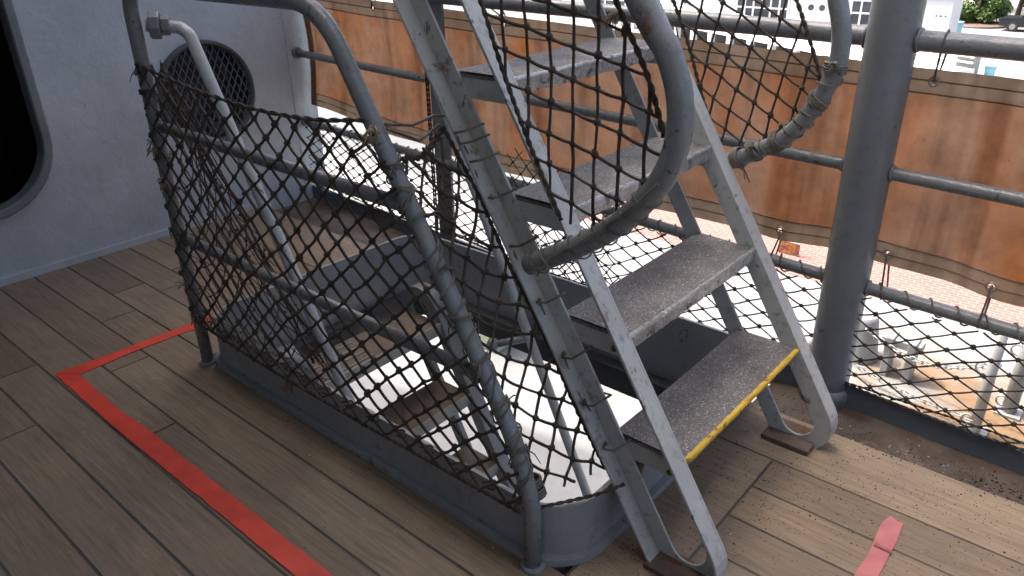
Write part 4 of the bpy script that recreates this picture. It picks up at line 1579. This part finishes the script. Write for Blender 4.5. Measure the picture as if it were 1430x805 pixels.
for z in (1.55, 1.85, 2.15):
    mb = MB()
    pbox(mb, PA, PB, 2.32, 2.4, z, z + 0.08)
    mb.build('fence_rail', 'white', pr)
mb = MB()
pbox(mb, PA, PB, 0.9, 1.2, 0.01, 0.98)  # black sheet standing in for the shade under the walkway
mb.build('shade_board', 'black', pr)
# trees
def tree(name, label, x, y, h, rx, mat, cnt, group=None):
    t = thing(name, label, 'tree', (x, y, GZ), group)
    mb = MB()
    mb.tube([(x, y, GZ), (x + 0.1, y, GZ + h * 0.3), (x - 0.1, y + 0.1, GZ + h * 0.75)], [h * 0.03, h * 0.022, h * 0.008], 8)
    for i in range(7):
        a = random.uniform(0, 6.28)
        z = GZ + h * random.uniform(0.2, 0.5)
        mb.tube([(x, y, z), (x + math.cos(a) * rx * 0.4, y + math.sin(a) * rx * 0.4, z + h * 0.15), (x + math.cos(a) * rx * 0.75, y + math.sin(a) * rx * 0.75, z + h * 0.22)], [h * 0.012, h * 0.008, h * 0.003], 5)
    mb.build('trunk', 'bark', t)
    mb = MB()
    cl = []
    for _ in range(26):
        a, e = random.uniform(0, 6.28), random.uniform(-0.9, 1)
        q = math.sqrt(1 - e * e) * rx * random.uniform(0.35, 0.95)
        cl.append((Vector((x + math.cos(a) * q, y + math.sin(a) * q, GZ + h * 0.5 + e * h * 0.46)), random.uniform(0.16, 0.3) * rx))
    for _ in range(cnt):
        c, rr = random.choice(cl)
        d_ = Vector((random.gauss(0, 1), random.gauss(0, 1), random.gauss(0, 1))).normalized() * rr * random.uniform(0.5, 1.15)
        p = c + d_
        s = random.uniform(0.08, 0.2)
        u = Vector((random.uniform(-1, 1), random.uniform(-1, 1), random.uniform(-1, 1))).normalized()
        w_ = u.orthogonal().normalized()
        mb.add([p - u * s, p + w_ * s * 0.55, p + u * s, p - w_ * s * 0.55], [(0, 1, 2, 3)])
    mb.build('crown', mat, t)
tree('broadleaf_tree', 'bright green leafy tree beside the white building', -15.3, 81.5, 7.0, 3.0, 'leaf', 18000)
tree('broadleaf_tree', 'tall dark tree behind the black pickup', -13.2, 88, 8.0, 3.6, 'leaf_dark', 9000)
tree('broadleaf_tree', 'dark tree next to the tall one behind the parking area', -19.0, 94, 9.5, 5.0, 'leaf_dark', 7000)
tree('broadleaf_tree', 'dark tree at the far end of the parking area', -8.5, 89, 8.0, 4.0, 'leaf_dark', 9000)
mb = MB()
mb.prism([(-14.6 + 2.0 * math.cos(6.283 * k / 28), 79.5 + 2.0 * math.sin(6.283 * k / 28), GZ + 0.005) for k in range(28)], (0, 0, 0.12))
tag(mb.build('mulch_bed', 'mulch'), 'brown mulch bed under the green tree', 'planting bed')
mb = MB()
mb.tube([(-14.6 + 2.1 * math.cos(6.283 * k / 28), 79.5 + 2.1 * math.sin(6.283 * k / 28), GZ + 0.08) for k in range(28)], 0.12, 6, closed=True)
tag(mb.build('kerb', 'dock'), kind='structure')
# bins and utility box
def bin_(x, y, mat, label, h=1.1, w_=0.7):
    t = thing('bin', label, 'bin', (x, y, GZ))
    mb = MB()
    vs = []
    for s, z in ((0.82, 0.0), (1.0, h)):
        vs += [(x - w_ / 2 * s, y - w_ / 2 * s, GZ + z), (x + w_ / 2 * s, y - w_ / 2 * s, GZ + z), (x + w_ / 2 * s, y + w_ / 2 * s, GZ + z), (x - w_ / 2 * s, y + w_ / 2 * s, GZ + z)]
    mb.add(vs, [(0, 1, 5, 4), (1, 2, 6, 5), (2, 3, 7, 6), (3, 0, 4, 7), (0, 3, 2, 1), (4, 5, 6, 7)])
    mb.build('body', mat, t)
    mb = MB()
    mb.span(x - w_ * 0.55, x + w_ * 0.55, y - w_ * 0.55, y + w_ * 0.55, GZ + h + 0.01, GZ + h + 0.1)
    mb.build('lid', mat, t, bevel=0.03)
bin_(-14.8, 64.6, 'blue_bin', 'dark blue bin by the corner of the white building', 1.0, 0.8)
bin_(-14.6, 71.0, 'cyan_bin', 'pale blue bin by the tree and building corner', 1.1, 0.8)
bin_(-8.85, 54.5, 'cyan_bin', 'small cyan bin beside the grey utility box', 0.55, 0.55)
ub = thing('utility_box', 'grey utility box by the pier end', 'utility box', (-9.9, 54, GZ))
mb = MB()
mb.span(-10.6, -9.5, 53.6, 54.6, GZ, GZ + 1.2)
mb.build('cabinet', 'galv', ub, bevel=0.03)
mb = MB()
mb.span(-10.4, -9.7, 53.57, 53.595, GZ + 0.2, GZ + 1.0)
mb.build('door', 'grey', ub)
# pickup
pk = thing('pickup_truck', 'black pickup truck parked beyond the tree', 'pickup truck', (-9.8, 77.6, GZ))
PX, PY = -12.7, 77.6
prof = [(0, 0.45), (0, 0.95), (0.15, 1.08), (1.45, 1.15), (2.2, 1.82), (3.75, 1.85), (4.0, 1.2), (5.7, 1.18), (5.75, 0.5), (5.0, 0.4), (0.6, 0.38)]
mb = MB()
mb.prism([(PX + a, PY - 0.95, GZ + b) for a, b in prof], (0, 1.9, 0))
mb.build('body', 'car_black', pk, bevel=0.06)
mb = MB()
for lp in ([(2.0, 1.22), (2.45, 1.72), (2.95, 1.74), (2.95, 1.22)], [(3.05, 1.22), (3.05, 1.74), (3.62, 1.74), (3.8, 1.22)]):
    mb.prism([(PX + a, PY - 0.965, GZ + b) for a, b in lp], (0, 0.01, 0))
mb.build('side_window', 'glass_dark', pk)
for wx in (1.05, 4.7):
    mb = MB()
    mb.tube([(PX + wx, PY - 1.0, GZ + 0.4), (PX + wx, PY - 0.7, GZ + 0.4)], 0.4, 20)
    w_ = mb.build('wheel', 'tyre', pk)
    mb = MB()
    mb.tube([(PX + wx, PY - 1.02, GZ + 0.4), (PX + wx, PY - 0.99, GZ + 0.4)], 0.23, 14)
    o = mb.build('rim', 'galv', None)
    o.parent = w_
# notice board on the brick paving
nb = thing('notice_board', 'white notice board with an orange and blue picture on the brick paving', 'sign', (-7.4, 20.9, GZ))
mb = MB()
mb.box((-7.4, 20.9, GZ + 0.36), (0.62, 0.03, 0.66))
mb.build('board', 'poster', nb)
for dx in (-0.28, 0.28):
    mb = MB()
    mb.span(-7.4 + dx - 0.02, -7.4 + dx + 0.02, 20.92, 20.96, GZ, GZ + 0.75)
    mb.build('leg', 'galv', nb)
